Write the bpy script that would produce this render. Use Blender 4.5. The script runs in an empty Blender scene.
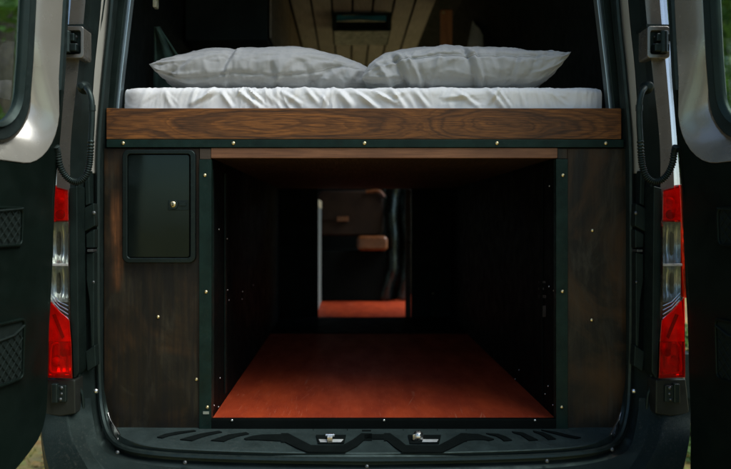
import bpy, bmesh, math, random
from mathutils import Vector, Matrix, noise
R = math.radians
random.seed(7)
sc = bpy.context.scene
COL = sc.collection

# ------------------------------------------------------------------ camera model
CZ, CY, F = 1.26, -2.05, 710.7          # camera height, distance to the bed face, focal length in photo pixels
PX, PY = 348.0, 220.0
XC = 0.047                              # the van's centre line

def W(px, py, Y, side=-1, xc=XC):
    """measure a point of the place: photo ray met at depth Y; side=+1 gives its twin on the other half of the van"""
    d = Y - CY
    x = (px - PX) * d / F
    z = CZ - (py - PY) * d / F
    if side > 0: x = 2 * xc - x
    return Vector((x, Y, z))

def S(px, py, lift=0.0):
    """point on the sloping load sill"""
    d = .8727 / ((py - 220) / F + .133)
    p = W(px, py, d + CY); p.z += lift
    return p

# ------------------------------------------------------------------ materials
class N:
    def __init__(s, name):
        s.m = bpy.data.materials.new(name); s.m.use_nodes = True
        s.t = s.m.node_tree; s.b = s.t.nodes['Principled BSDF']; s.out = s.t.nodes['Material Output']
    def n(s, typ, **k):
        x = s.t.nodes.new('ShaderNode' + typ)
        for a, v in k.items(): setattr(x, a, v)
        return x
    def l(s, a, b): s.t.links.new(a, b)
    def co(s, scale=(1, 1, 1)):
        c = s.n('TexCoord'); mp = s.n('Mapping'); mp.inputs['Scale'].default_value = scale
        s.l(c.outputs['Object'], mp.inputs[0]); return mp.outputs[0]
    def noise(s, co, scale, detail=4, rough=.55, dist=0):
        x = s.n('TexNoise'); s.l(co, x.inputs['Vector'])
        x.inputs['Scale'].default_value = scale; x.inputs['Detail'].default_value = detail
        x.inputs['Roughness'].default_value = rough; x.inputs['Distortion'].default_value = dist
        return x.outputs['Fac']
    def ramp(s, fac, stops):
        r = s.n('ValToRGB'); e = r.color_ramp.elements
        while len(e) < len(stops): e.new(.5)
        for el, (p, c) in zip(e, stops):
            el.position = p; el.color = (c[0], c[1], c[2], 1) if hasattr(c, '__len__') else (c, c, c, 1)
        s.l(fac, r.inputs[0]); return r.outputs[0]
    def math(s, op, a, b=None, c=None):
        x = s.n('Math', operation=op)
        for i, v in enumerate((a, b, c)):
            if v is None: continue
            if hasattr(v, 'links'): s.l(v, x.inputs[i])
            else: x.inputs[i].default_value = v
        return x.outputs[0]
    def mix(s, fac, a, b, mode='MIX'):
        x = s.n('MixRGB', blend_type=mode)
        for i, v in enumerate((fac, a, b)):
            if hasattr(v, 'links'): s.l(v, x.inputs[i])
            elif hasattr(v, '__len__'): x.inputs[i].default_value = (*v, 1)
            else: x.inputs[i].default_value = v
        return x.outputs[0]
    def bump(s, h, strength=.2, dist=.002):
        x = s.n('Bump'); x.inputs['Strength'].default_value = strength; x.inputs['Distance'].default_value = dist
        s.l(h, x.inputs['Height']); s.l(x.outputs[0], s.b.inputs['Normal']); return x
    def set(s, **k):
        for a, v in k.items():
            i = s.b.inputs[a.replace('_', ' ')]
            if hasattr(v, 'links'): s.l(v, i)
            elif hasattr(v, '__len__'): i.default_value = (*v, 1)
            else: i.default_value = v

def mk(name, col, rough=.5, metal=0., var=.25, scale=18, bump=0., bscale=250, coat=0., spec=.5, rvar=.12, dust=0.):
    s = N(name); co = s.co()
    if max(col) < .08 and col[1] > col[0]: s.b.inputs['Specular Tint'].default_value = (.72, 1, .92, 1)
    f = s.noise(co, scale, 5)
    c0 = [max(0, c * (1 - var)) for c in col]; c1 = [min(1, c * (1 + var)) for c in col]
    bc = s.ramp(f, [(.3, c0), (.7, c1)])
    if dust:
        sp = s.ramp(s.noise(co, 130, 6, .75), [(.54, 0), (.72, 1)]); pt = s.ramp(s.noise(co, 4.5, 4, .6), [(.42, .12), (.66, 1)])
        sm = s.ramp(s.noise(s.co((6, 40, 22)), 1, 5, .7, 1.5), [(.58, 0), (.80, .6)])
        bc = s.mix(s.math('MULTIPLY', s.math('MULTIPLY', s.math('MAXIMUM', sp, sm), pt), dust), bc, (.16, .155, .13))
    s.set(Base_Color=bc, Metallic=metal, Coat_Weight=coat, Coat_Roughness=.12)
    s.b.inputs['Specular IOR Level'].default_value = spec
    f2 = s.noise(co, scale * 2.7, 6)
    s.set(Roughness=s.ramp(f2, [(.3, max(.02, rough - rvar)), (.7, min(1, rough + rvar))]))
    if bump: s.bump(s.noise(co, bscale, 3), bump, .0015)
    return s.m

M = {}
M['paint'] = mk('grey_metallic_paint', (.150, .143, .122), .27, .55, .06, 6, coat=.7, rvar=.04)
M['flange_paint'] = mk('matt_jamb_paint', (.27, .27, .235), .5, 0, .08, 7)
M['door_paint'] = mk('inner_door_paint', (.22, .215, .185), .26, .35, .06, 6, coat=.7, rvar=.04)
M['black_paint'] = mk('dark_jamb_paint', (.007, .011, .010), .38, 0, .3, 9, spec=.3)
M['jamb'] = mk('jamb_plastic', (.006, .0105, .0092), .45, 0, .3, 14, .15, 400, spec=.2)
M['bumper'] = mk('grained_bumper_plastic', (.0055, .0095, .009), .5, 0, .25, 10, .5, 600, spec=.13, dust=.22)
M['sill'] = mk('sill_plastic', (.021, .031, .030), .5, 0, .25, 16, .4, 500, spec=.3, dust=.3)
M['rubber'] = mk('black_rubber', (.005, .008, .0075), .45, 0, .2, 20, .1, 300, spec=.35)
M['tread'] = mk('tread_rubber', (.0035, .0048, .0046), .9, 0, .2, 20, .4, 500, spec=.08)
M['trim'] = mk('door_trim_plastic', (.0025, .0055, .0042), .42, 0, .25, 6, .3, 800, spec=.18)
M['net'] = mk('net_cord', (.005, .008, .007), .8, 0, .3, 60, spec=.2)
M['lining'] = mk('matt_black_lining', (.008, .0105, .0100), .85, 0, .3, 8, .2, 300, spec=.12)
M['steel'] = mk('dark_green_steel', (.0042, .0125, .0098), .45, 0, .4, 22, .12, 300, spec=.18, dust=.1)
M['cabinet_black'] = mk('black_laminate', (.0028, .0034, .0032), .6, 0, .3, 6, .05, 300, spec=.06)
M['brass'] = mk('brass_screw', (.60, .50, .28), .32, 1, .2, 200)
M['zinc'] = mk('zinc_metal', (.62, .63, .61), .28, 1, .15, 90)
M['grey_metal'] = mk('dull_steel', (.09, .10, .10), .42, .8, .3, 60)
M['chrome'] = mk('bright_steel', (.8, .8, .78), .16, 1, .08, 40)
M['alu'] = mk('brushed_aluminium', (.30, .38, .41), .32, .8, .04, 3, rvar=.03)
M['hatch'] = mk('gloss_black_hatch', (.003, .005, .0046), .09, 0, .2, 5, spec=.22, rvar=.03)
M['hatch_frame'] = mk('hatch_frame_plastic', (.004, .006, .0055), .35, 0, .2, 20, .1, 500, spec=.25)
M['pale_panel'] = mk('pale_laminate', (.22, .27, .255), .5, 0, .08, 12)
M['bulb'] = mk('dark_bulb_socket', (.03, .012, .012), .5)
M['white_plastic'] = mk('striker_plastic', (.36, .37, .36), .4, 0, .3, 40)
M['leather'] = mk('tan_leather', (.12, .044, .015), .3, 0, .25, 20, .3, 300)
M['brown_seat'] = mk('brown_seat_shell', (.022, .0125, .007), .55, 0, .3, 10, .2, 300, spec=.2)
M['nylon'] = mk('black_nylon', (.005, .0075, .0075), .3, 0, .3, 15, .2, 200, spec=.5)
M['green_cloth'] = mk('dark_green_cloth', (.045, .085, .06), .85, 0, .4, 18, .4, 400)
M['grey_cloth'] = mk('grey_curtain_cloth', (.36, .39, .37), .9, 0, .15, 15, .3, 400)
M['teal'] = mk('tinted_vent_plastic', (.09, .42, .56), .35, 0, .2, 8)
M['bark'] = mk('bark', (.055, .045, .034), .9, 0, .5, 14, .8, 30)
M['cream'] = mk('cream_plastic', (.65, .62, .42), .5)

def leafmat(name, a, b):
    s = N(name); co = s.co()
    f = s.noise(co, 1.4, 4)
    s.set(Base_Color=s.ramp(f, [(.3, a), (.7, b)]), Roughness=.55)
    tr = s.n('BsdfTranslucent'); tr.inputs[0].default_value = (b[0] * 1.3, b[1] * 1.5, b[2] * .8, 1)
    mx = s.n('MixShader'); mx.inputs[0].default_value = .35
    s.l(s.b.outputs[0], mx.inputs[1]); s.l(tr.outputs[0], mx.inputs[2]); s.l(mx.outputs[0], s.out.inputs[0])
    return s.m
M['leaf'] = leafmat('foliage', (.040, .095, .025), (.085, .16, .042))
M['leaf_light'] = leafmat('pale_foliage', (.07, .13, .035), (.15, .22, .06))
M['litter'] = leafmat('fallen_leaf', (.36, .17, .05), (.55, .40, .16))
M['grass'] = leafmat('grass_blade', (.12, .15, .03), (.26, .26, .06))

def glassmat(name, tint, rough=.02, refl=.06, fac=.88):
    s = N(name)
    tr = s.n('BsdfTransparent'); tr.inputs[0].default_value = (*tint, 1)
    gl = s.n('BsdfGlossy'); gl.inputs['Roughness'].default_value = rough; gl.inputs[0].default_value = (1, 1, 1, 1)
    fr = s.n('Fresnel'); fr.inputs[0].default_value = 1.45
    ge = s.n('NewGeometry'); fo = s.math('MULTIPLY', fr.outputs[0], s.math('SUBTRACT', 1, ge.outputs['Backfacing']))
    mx = s.n('MixShader'); s.l(fo, mx.inputs[0]); s.l(tr.outputs[0], mx.inputs[1]); s.l(gl.outputs[0], mx.inputs[2])
    s.l(mx.outputs[0], s.out.inputs[0]); return s
M['glass'] = glassmat('tinted_window_glass', (.80, .88, .82)).m

def lensmat(name, tint, ribs=0, glossrough=.06, body=None):
    s = glassmat(name, tint, glossrough)
    if body:
        df = s.n('BsdfDiffuse'); df.inputs[0].default_value = (*body, 1)
        mx = s.n('MixShader'); mx.inputs[0].default_value = .10
        tr = [n_ for n_ in s.t.nodes if n_.type == 'BSDF_TRANSPARENT'][0]; m0 = [n_ for n_ in s.t.nodes if n_.type == 'MIX_SHADER' and n_ != mx][0]
        s.l(tr.outputs[0], mx.inputs[1]); s.l(df.outputs[0], mx.inputs[2]); s.l(mx.outputs[0], m0.inputs[1])
    if ribs:
        w = s.n('TexWave', bands_direction='Z'); s.l(s.co(), w.inputs[0]); w.inputs['Scale'].default_value = ribs
        bp = s.n('Bump'); bp.inputs['Strength'].default_value = .5; bp.inputs['Distance'].default_value = .002
        s.l(w.outputs['Fac'], bp.inputs['Height'])
        for nd in s.t.nodes:
            if nd.type == 'BSDF_GLOSSY': s.l(bp.outputs[0], nd.inputs['Normal'])
    return s.m
M['lens_red'] = lensmat('red_lens', (1, .045, .022), body=(.75, .02, .008))
M['lens_clear'] = lensmat('clear_lens', (.80, .82, .80), 0)
M['lens_amber'] = lensmat('amber_side_lens', (1, .16, .03), body=(.75, .10, .012))
s = N('lamp_reflector'); co = s.co()
w = s.n('TexWave', bands_direction='Z'); s.l(s.co(), w.inputs[0]); w.inputs['Scale'].default_value = 55; w.inputs['Distortion'].default_value = .6
s.set(Base_Color=s.ramp(s.noise(co, 24, 4), [(.38, (.45, .45, .44)), (.62, (.88, .88, .86))]), Metallic=.15, Roughness=.32)
s.bump(w.outputs['Fac'], .12, .003); M['reflector'] = s.m
M['bowl'] = mk('mirrored_lamp_bowl', (.62, .63, .62), .2, .8, .12, 60, .2, 40, rvar=.05)
M['reflector_dim'] = mk('lamp_reflector_facets', (.5, .5, .48), .3, .3, .5, 30, .6, 90)

# ---- woods
def wood_face():
    s = N('walnut_stained_board')
    co = s.co()
    xyz = s.n('SeparateXYZ'); s.l(co, xyz.inputs[0]); x, y, z = xyz.outputs
    # growth rings cut flat: ring radius from the height on the board and a heart line that wanders along it
    # two spots where the heart of the plank rises to the face, and arches running away from each
    def away(x1, left, right):
        dx = s.math('SUBTRACT', x, x1)
        return s.math('ADD', s.math('MULTIPLY', s.math('MAXIMUM', dx, 0), right), s.math('MULTIPLY', s.math('MAXIMUM', s.math('MULTIPLY', dx, -1), 0), left))
    h = s.math('MINIMUM', away(-.235, .15, .13), away(.43, .26, .20))
    wob = s.math('SUBTRACT', s.noise(s.co((3.2, 1, 1)), 1.0, 3, .55), .5)
    h = s.math('ADD', h, s.math('MULTIPLY', wob, .055))
    warp = s.math('MULTIPLY', s.math('SUBTRACT', s.noise(s.co((4.5, 5, 34)), 1.0, 4, .6), .5), .030)
    zc = s.math('SUBTRACT', z, 1.5365)
    zl = s.math('ADD', zc, s.math('MULTIPLY', s.math('SUBTRACT', s.noise(s.co((2.6, 0, 0)), 1.0, 2), .5), .05))
    r = s.math('SQRT', s.math('ADD', s.math('MULTIPLY', h, h), s.math('MULTIPLY', zl, zl)))
    r = s.math('ADD', r, warp)
    cmb = s.n('CombineXYZ'); s.l(s.math('MULTIPLY', r, 60), cmb.inputs[0]); s.l(s.math('MULTIPLY', x, 1.1), cmb.inputs[1])
    bands = s.noise(cmb.outputs[0], 1.0, 3, .6)
    r = s.math('ADD', r, s.math('MULTIPLY', bands, .012))
    ring = s.math('FRACT', s.math('MULTIPLY', r, 92))
    rc = s.ramp(ring, [(0, .2), (.25, .75), (.7, 1), (.93, .12), (1, .2)])
    fibre = s.noise(s.co((14, 40, 330)), 1.0, 5, .6)
    blot = s.noise(s.co((3, 3, 7)), 1.0, 4, .55)
    base = s.mix(s.ramp(s.math('ADD', s.math('MULTIPLY', bands, .65), s.math('MULTIPLY', blot, .35)), [(.40, 0), (.60, 1)]), (.078, .036, .0145), (.235, .090, .021))
    dark = s.mix(s.ramp(rc, [(.1, 1), (.75, 0)]), base, (.018, .010, .0065))
    base2 = s.mix(.48, base, dark)
    c = s.mix(s.ramp(fibre, [(.35, .75), (.6, 0)]), base2, (.020, .011, .007))
    s.set(Base_Color=c, Roughness=s.ramp(fibre, [(.3, .62), (.7, .42)]))
    s.b.inputs['Specular IOR Level'].default_value = .2
    s.bump(s.mix(.5, rc, fibre), .22, .0012)
    return s.m
M['walnut'] = wood_face()
def wood_plain(name, a, b, dark, spec=.3, rough=.5, ax='x', mottle=False):
    s = N(name)
    sc3 = {'x': (9, 60, 260), 'z': (110, 60, 5), 'y': (160, 7, 120)}[ax]
    sc4 = {'x': (2.5, 8, 26), 'z': (22, 8, 2.2), 'y': (24, 2, 8)}[ax]
    f = s.noise(s.co(sc3), 1, 5, .6); g = s.noise(s.co(sc4), 1, 4, .6, 1.2); bl = s.noise(s.co((5, 5, 4)), 1, 4)
    c = s.mix(s.ramp(g, [(.35, 0), (.65, 1)]), a, b)
    c = s.mix(s.ramp(bl, [(.35, .55), (.62, 0)]), c, dark)
    c = s.mix(s.ramp(f, [(.38, .6), (.58, 0)]), c, dark)
    if mottle: c = s.mix(s.ramp(s.noise(s.co((4.2, 3, 2.6)), 1, 5, .62, .8), [(.46, 0), (.64, .85)]), c, (.058, .030, .011))
    if mottle: c = s.mix(s.ramp(s.noise(s.co((9, 5, 3.2)), 1, 6, .68, 1.5), [(.50, 0), (.72, .8)]), c, (.042, .039, .027))
    s.set(Base_Color=c, Roughness=s.ramp(f, [(.3, rough + .15), (.7, rough - .08)]))
    s.b.inputs['Specular IOR Level'].default_value = spec
    s.bump(f, .2, .001); return s.m
M['oak_edge'] = wood_plain('oiled_oak_edge', (.165, .070, .030), (.235, .105, .046), (.08, .036, .018))
M['dark_wood'] = wood_plain('dark_stained_plywood', (.0105, .0100, .0065), (.0230, .0185, .0100), (.0070, .0072, .0052), .22, .45, 'z', True)
M['end_wood'] = wood_plain('stained_end_block', (.05, .036, .022), (.08, .055, .032), (.03, .022, .015), .3, .5, 'x')
def orange_patch():
    # rubbed-through stain left of the hatch: its own patch of bare orange wood
    s = N('worn_dark_plywood')
    f = s.noise(s.co((110, 60, 5)), 1, 5, .6); g = s.noise(s.co((22, 8, 2.2)), 1, 4, .6, 1.2); bl = s.noise(s.co((8, 8, 4.5)), 1, 5)
    c = s.mix(s.ramp(g, [(.35, 0), (.65, 1)]), (.0060, .0056, .0034), (.0165, .0120, .0056))
    xyz = s.n('SeparateXYZ'); s.l(s.co(), xyz.inputs[0]); x, y, z = xyz.outputs
    band = s.math('SUBTRACT', 1, s.math('MULTIPLY', s.math('ABSOLUTE', s.math('ADD', x, .668)), 45)); band = s.math('MAXIMUM', band, 0)
    hz = s.math('SUBTRACT', 1, s.math('MULTIPLY', s.math('ABSOLUTE', s.math('SUBTRACT', z, 1.20)), 6.5)); hz = s.math('MAXIMUM', hz, 0)
    k = s.math('MULTIPLY', s.math('MULTIPLY', band, hz), s.ramp(bl, [(.38, .15), (.58, 2.2)]))
    c = s.mix(k, c, (.22, .085, .028))
    c = s.mix(s.ramp(s.noise(s.co((4.2, 3, 2.6)), 1, 5, .62, .8), [(.46, 0), (.64, .85)]), c, (.058, .030, .011))
    sc_ = s.noise(s.co((9, 5, 3.2)), 1, 6, .68, 1.5)
    c = s.mix(s.ramp(sc_, [(.52, 0), (.72, .8)]), c, (.040, .035, .022))
    c = s.mix(s.ramp(bl, [(.33, .6), (.6, 0)]), c, (.004, .0042, .0032))
    c = s.mix(s.ramp(f, [(.38, .6), (.58, 0)]), c, (.005, .0048, .0034))
    s.set(Base_Color=c, Roughness=s.ramp(f, [(.3, .6), (.7, .38)])); s.b.inputs['Specular IOR Level'].default_value = .22
    s.bump(f, .2, .001); return s.m
M['worn_wood'] = orange_patch()
M['slat_wood'] = wood_plain('pale_ceiling_slat', (.215, .228, .222), (.265, .28, .272), (.16, .17, .165), .2, .6, 'y')
M['slat_dark'] = wood_plain('dark_cabinet_front', (.12, .10, .07), (.16, .135, .095), (.08, .068, .05), .2, .6, 'y')
M['post_wood'] = wood_plain('orange_pine', (.48, .20, .075), (.60, .27, .11), (.30, .12, .05), .3, .5, 'z')
M['underside'] = wood_plain('bed_underside', (.035, .022, .013), (.05, .03, .018), (.02, .013, .009), .15, .7, 'y')
def redfloor():
    s = N('red_brown_film_faced_plywood')
    a = s.noise(s.co((14, 5, 1)), 1, 6, .6); b = s.noise(s.co((220, 12, 1)), 1, 4, .6); c2 = s.noise(s.co((9, 260, 1)), 1, 4, .6)
    c = s.mix(s.ramp(a, [(.35, 0), (.68, 1)]), (.235, .029, .0105), (.37, .050, .015))
    c = s.mix(s.ramp(b, [(.60, 0), (.75, .45)]), c, (.50, .16, .09))
    c = s.mix(s.ramp(c2, [(.62, 0), (.78, .35)]), c, (.15, .02, .01))
    for k, (sx_, sy_, ro) in enumerate(((150, 3, .25), (120, 4, -.5), (190, 4, 1.25), (90, 2.5, .05))):
        tc = s.n('TexCoord'); mp = s.n('Mapping'); mp.inputs['Scale'].default_value = (sx_, sy_, 1); m2 = s.n('Mapping'); m2.inputs['Rotation'].default_value = (0, 0, ro); m2.inputs['Location'].default_value = (k * 3.3, k * 1.7, 0)
        s.l(tc.outputs['Object'], m2.inputs[0]); s.l(m2.outputs[0], mp.inputs[0])
        scr = s.ramp(s.noise(mp.outputs[0], 1, 2, .5), [(.70, 0), (.735, 1)]); pt = s.ramp(s.noise(s.co((5, 5, 1)), 1.0 + k * .4, 3), [(.45, 0), (.62, .5)])
        c = s.mix(s.math('MULTIPLY', scr, pt), c, (.40, .15, .09) if k != 1 else (.09, .014, .007))
    grit = s.ramp(s.noise(s.co((1, 1, 1)), 170, 4, .7), [(.68, 0), (.74, .5)])
    c = s.mix(s.math('MULTIPLY', grit, s.ramp(a, [(.4, 0), (.6, 1)])), c, (.22, .13, .09))
    v = s.n('TexVoronoi'); s.l(s.co((1, 1, 1)), v.inputs['Vector']); v.inputs['Scale'].default_value = 160
    s.set(Base_Color=c, Roughness=s.ramp(a, [(.3, .62), (.7, .46)])); s.b.inputs['Specular IOR Level'].default_value = .12
    s.bump(v.outputs['Distance'], .22, .001); return s.m
M['red_floor'] = redfloor()

def cotton(name, col, warm=(.5, .45, .42)):
    s = N(name); co = s.co()
    f = s.noise(co, 5, 3)
    c0 = [c * .93 for c in col]
    wv = s.n('TexWave', bands_direction='X'); wv.inputs['Scale'].default_value = 700; s.l(co, wv.inputs[0])
    s.set(Base_Color=s.ramp(f, [(.3, c0), (.7, col)]), Roughness=.62, Sheen_Weight=.25, Sheen_Roughness=.4)
    s.b.inputs['Specular IOR Level'].default_value = .25
    n2 = s.noise(co, 45, 5, .6)
    s.bump(s.mix(.12, n2, wv.outputs['Fac']), .28, .004); return s.m
M['sheet'] = cotton('white_cotton_sheet', (.68, .69, .685))
M['pillow_a'] = cotton('silver_grey_pillowcase', (.315, .325, .322))
M['pillow_b'] = cotton('slate_grey_pillowcase', (.32, .335, .335))
s = N('leaf_strewn_ground'); co = s.co()
a = s.noise(co, .5, 5); b = s.noise(co, 14, 6, .65); v = s.n('TexVoronoi'); s.l(co, v.inputs['Vector']); v.inputs['Scale'].default_value = 17
c = s.mix(s.ramp(b, [(.4, 0), (.6, 1)]), (.40, .25, .08), (.62, .46, .19))
c = s.mix(s.ramp(a, [(.40, 0), (.62, .8)]), c, (.15, .17, .035))
c = s.mix(.25, c, v.outputs['Color'], 'MULTIPLY')
s.set(Base_Color=c, Roughness=.9); s.bump(b, .6, .02); M['ground'] = s.m

# ------------------------------------------------------------------ mesh helpers
class MB:
    def __init__(s): s.bm = bmesh.new()
    def box(s, x0, x1, y0, y1, z0, z1):
        vs = [s.bm.verts.new((x, y, z)) for x in (x0, x1) for y in (y0, y1) for z in (z0, z1)]
        for q in ((0, 1, 3, 2), (4, 6, 7, 5), (0, 4, 5, 1), (2, 3, 7, 6), (0, 2, 6, 4), (1, 5, 7, 3)): s.bm.faces.new([vs[i] for i in q])
        return s
    def solid(s, a, b):
        """two matching outlines, joined by walls and capped"""
        A = [s.bm.verts.new(p) for p in a]; B = [s.bm.verts.new(p) for p in b]; n = len(A)
        s.bm.faces.new(A); s.bm.faces.new(B[::-1])
        for i in range(n): s.bm.faces.new([A[i], B[i], B[(i + 1) % n], A[(i + 1) % n]])
        return s
    def ring(s, oa, ia, ob, ib):
        L = [[s.bm.verts.new(p) for p in q] for q in (oa, ia, ib, ob)]; n = len(oa)
        for k in range(4):
            P, Q = L[k], L[(k + 1) % 4]
            for i in range(n): s.bm.faces.new([P[i], P[(i + 1) % n], Q[(i + 1) % n], Q[i]])
        return s
    def loft(s, loops, closed=False):
        L = [[s.bm.verts.new(p) for p in q] for q in loops]; n = len(loops[0])
        for P, Q in zip(L, L[1:]):
            for i in range(n if closed else n - 1): s.bm.faces.new([P[i], P[(i + 1) % n], Q[(i + 1) % n], Q[i]])
        return L
    def tube(s, pts, r, seg=10, rf=None):
        pts = [Vector(p) for p in pts]; rings = []
        t0 = (pts[1] - pts[0]).normalized(); up = Vector((0, 0, 1)) if abs(t0.z) < .9 else Vector((0, 1, 0))
        u = t0.cross(up).normalized()
        for i, p in enumerate(pts):
            t = (pts[min(i + 1, len(pts) - 1)] - pts[max(i - 1, 0)]).normalized()
            u = (u - t * u.dot(t)).normalized(); v = t.cross(u)
            rr = rf(i) if rf else r
            rings.append([s.bm.verts.new(p + (u * math.cos(a) + v * math.sin(a)) * rr) for a in [2 * math.pi * k / seg for k in range(seg)]])
        for A, B in zip(rings, rings[1:]):
            for k in range(seg): s.bm.faces.new([A[k], A[(k + 1) % seg], B[(k + 1) % seg], B[k]])
        s.bm.faces.new(rings[0][::-1]); s.bm.faces.new(rings[-1]); return s
    def dome(s, c, r, h, axis=(0, -1, 0), seg=12, rim=.25):
        c = Vector(c); ax = Vector(axis).normalized(); u = ax.orthogonal().normalized(); v = ax.cross(u); rings = []
        for rr, hh in ((1, 0), (1, rim), (.8, .7), (.45, .95)):
            rings.append([s.bm.verts.new(c + ax * h * hh + (u * math.cos(a) + v * math.sin(a)) * r * rr) for a in [2 * math.pi * k / seg for k in range(seg)]])
        for A, B in zip(rings, rings[1:]):
            for k in range(seg): s.bm.faces.new([A[k], A[(k + 1) % seg], B[(k + 1) % seg], B[k]])
        t = s.bm.verts.new(c + ax * h)
        for k in range(seg): s.bm.faces.new([rings[-1][k], rings[-1][(k + 1) % seg], t])
        s.bm.faces.new(rings[0][::-1]); return s
    def build(s, name, mat, parent=None, bevel=0., smooth=True, sub=0, seg=2):
        bmesh.ops.recalc_face_normals(s.bm, faces=s.bm.faces)
        me = bpy.data.meshes.new(name); s.bm.to_mesh(me); s.bm.free()
        for m in (mat if isinstance(mat, (list, tuple)) else [mat]): me.materials.append(M[m] if isinstance(m, str) else m)
        o = bpy.data.objects.new(name, me); COL.objects.link(o)
        if smooth:
            for p in me.polygons: p.use_smooth = True
            md = o.modifiers.new('bevel', 'BEVEL') if bevel else None
            if md: md.width = bevel; md.segments = seg; md.limit_method = 'ANGLE'; md.angle_limit = R(35); md.harden_normals = True
            try: me.set_sharp_from_angle(angle=R(38))
            except Exception: pass
        if sub: sm = o.modifiers.new('sub', 'SUBSURF'); sm.levels = sub; sm.render_levels = sub
        if parent: adopt(o, parent)
        return o
def split(mb, name, mat, parent, bevel=0.):
    """one object for every separate piece collected"""
    bm = mb.bm; bm.verts.ensure_lookup_table(); seen = set(); isl = []
    for v in bm.verts:
        if v in seen: continue
        st, cur = [v], []; seen.add(v)
        while st:
            x = st.pop(); cur.append(x)
            for e in x.link_edges:
                o = e.other_vert(x)
                if o not in seen: seen.add(o); st.append(o)
        isl.append(cur)
    for cur in isl:
        m2 = MB(); mp = {v: m2.bm.verts.new(v.co) for v in cur}
        for f in {f for v in cur for f in v.link_faces}: m2.bm.faces.new([mp[v] for v in f.verts])
        m2.build(name, mat, parent, bevel)
    bm.free()
def worldmat(o):
    m = Matrix.LocRotScale(o.location, o.rotation_euler, o.scale)
    return worldmat(o.parent) @ o.matrix_parent_inverse @ m if o.parent else m
def adopt(o, p):
    o.parent = p; o.matrix_parent_inverse = worldmat(p).inverted()
def tag(o, label=None, cat=None, group=None, kind=None):
    for k, v in (('label', label), ('category', cat), ('group', group), ('kind', kind)):
        if v: o[k] = v
    return o
def thing(name, label, cat, loc, group=None):
    o = bpy.data.objects.new(name, None); COL.objects.link(o); o.location = loc; o.empty_display_size = .1
    return tag(o, label, cat, group)

def catmull(pts, k=5):
    pts = [Vector(p) for p in pts]; out = []
    for i in range(len(pts) - 1):
        p0, p1, p2, p3 = pts[max(i - 1, 0)], pts[i], pts[i + 1], pts[min(i + 2, len(pts) - 1)]
        for j in range(k):
            t = j / k
            out.append(.5 * ((2 * p1) + (p2 - p0) * t + (2 * p0 - 5 * p1 + 4 * p2 - p3) * t * t + (3 * p1 - p0 - 3 * p2 + p3) * t ** 3))
    return out + [pts[-1]]
def mirror(p, xc=XC): return Vector((2 * xc - p[0], p[1], p[2]))
def rrect(x0, x1, z0, z1, r, seg=6):
    out = []
    for cx, cz, a0 in ((x1 - r, z1 - r, 0), (x0 + r, z1 - r, 90), (x0 + r, z0 + r, 180), (x1 - r, z0 + r, 270)):
        for k in range(seg + 1):
            a = R(a0 + 90 * k / seg); out.append((cx + r * math.cos(a), cz + r * math.sin(a)))
    return out
def pz(pts, Y): return [W(a, b, Y) for a, b in pts]
def wbox(mb, a, b, c, d, y0, y1, side=-1):
    """a box whose front face at y0 spans photo columns a..c and rows b..d"""
    p, q = W(a, b, y0, side), W(c, d, y0, side)
    return mb.box(min(p.x, q.x), max(p.x, q.x), y0, y1, q.z, p.z)
_screw = {}
def screw(parent, pts, r=.0055, mat='brass', name='screw', axis=(0, -1, 0), h=.0035):
    """one screw head, then copies"""
    key = (r, mat, axis)
    for p in pts:
        if key not in _screw:
            mb = MB(); mb.dome((0, 0, 0), r, h, axis); o = mb.build(name, mat); _screw[key] = o
        else:
            o = _screw[key].copy(); o.parent = None; COL.objects.link(o); o.name = name
            o.matrix_parent_inverse = Matrix()
        o.location = p; adopt(o, parent)

# ------------------------------------------------------------------ the van
van = thing('camper_van', 'dark grey camper van with both rear doors swung open', 'van', (XC, 1.5, 0))
# contours of the rear opening (left half, top to bottom): photo column, row
LV = {
 'a': ([(127,-140),(118,0),(111,72),(106.3,140),(105,200),(105,300),(105,380),(107.5,408),(115,430),(129,440.5),(152,447),(200,450.5),(280,453),(364,454)], .012, -.155),
 'c': ([(118,-140),(109,0),(102.5,72),(97,140),(96,200),(96,300),(97.5,380),(99.5,415),(106.5,440),(121,451.5),(151,457.5),(200,461),(280,463.5),(364,464.5)], -.02, -.15),
 'd': ([(111,-140),(102,0),(95,72),(91,140),(89,200),(88,300),(90,380),(92,415),(100,445),(116,456.5),(151,464.5),(200,468.5),(280,471.5),(364,472.5)], -.045, -.165),
 'e': ([(100,-140),(91,0),(84,72),(80,140),(79,200),(79,300),(79.5,380),(81,415),(90,452),(108,470),(151,482),(200,487),(280,490),(364,491)], -.085, -.19),
 'f': ([(95,-140),(85.5,0),(78,72),(71,140),(70,200),(70,300),(71.5,380)], -.115, 0),
 'g': ([(71,-140),(63,0),(57,72),(53,140),(49,200),(46,300),(45,380)], -.075, 0),
}
def rows(key):
    pts, yv, yb = LV[key]
    k = 127 - pts[0][0]
    x0 = pts[0][0]
    top = [(364, -182 - k), (210, -180 - k), (x0 + 45, -176 - k), (x0 + 12, -162 - k)]
    out = [W(a, b, yv) for a, b in top]
    for i, (a, b) in enumerate(pts):
        t = min(1, max(0, (i - 6) / 4)); out.append(W(a, b, yv + (yb - yv) * t * t * (3 - 2 * t)))
    return out
def full(key):
    L = catmull(rows(key), 5)
    return L + [mirror(p) for p in L[::-1]][1:-1]
TOPN = 4 * 5                         # samples before the first upright row
mb = MB(); mb.loft([full('a'), full('c'), full('d'), full('e')], True)
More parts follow.
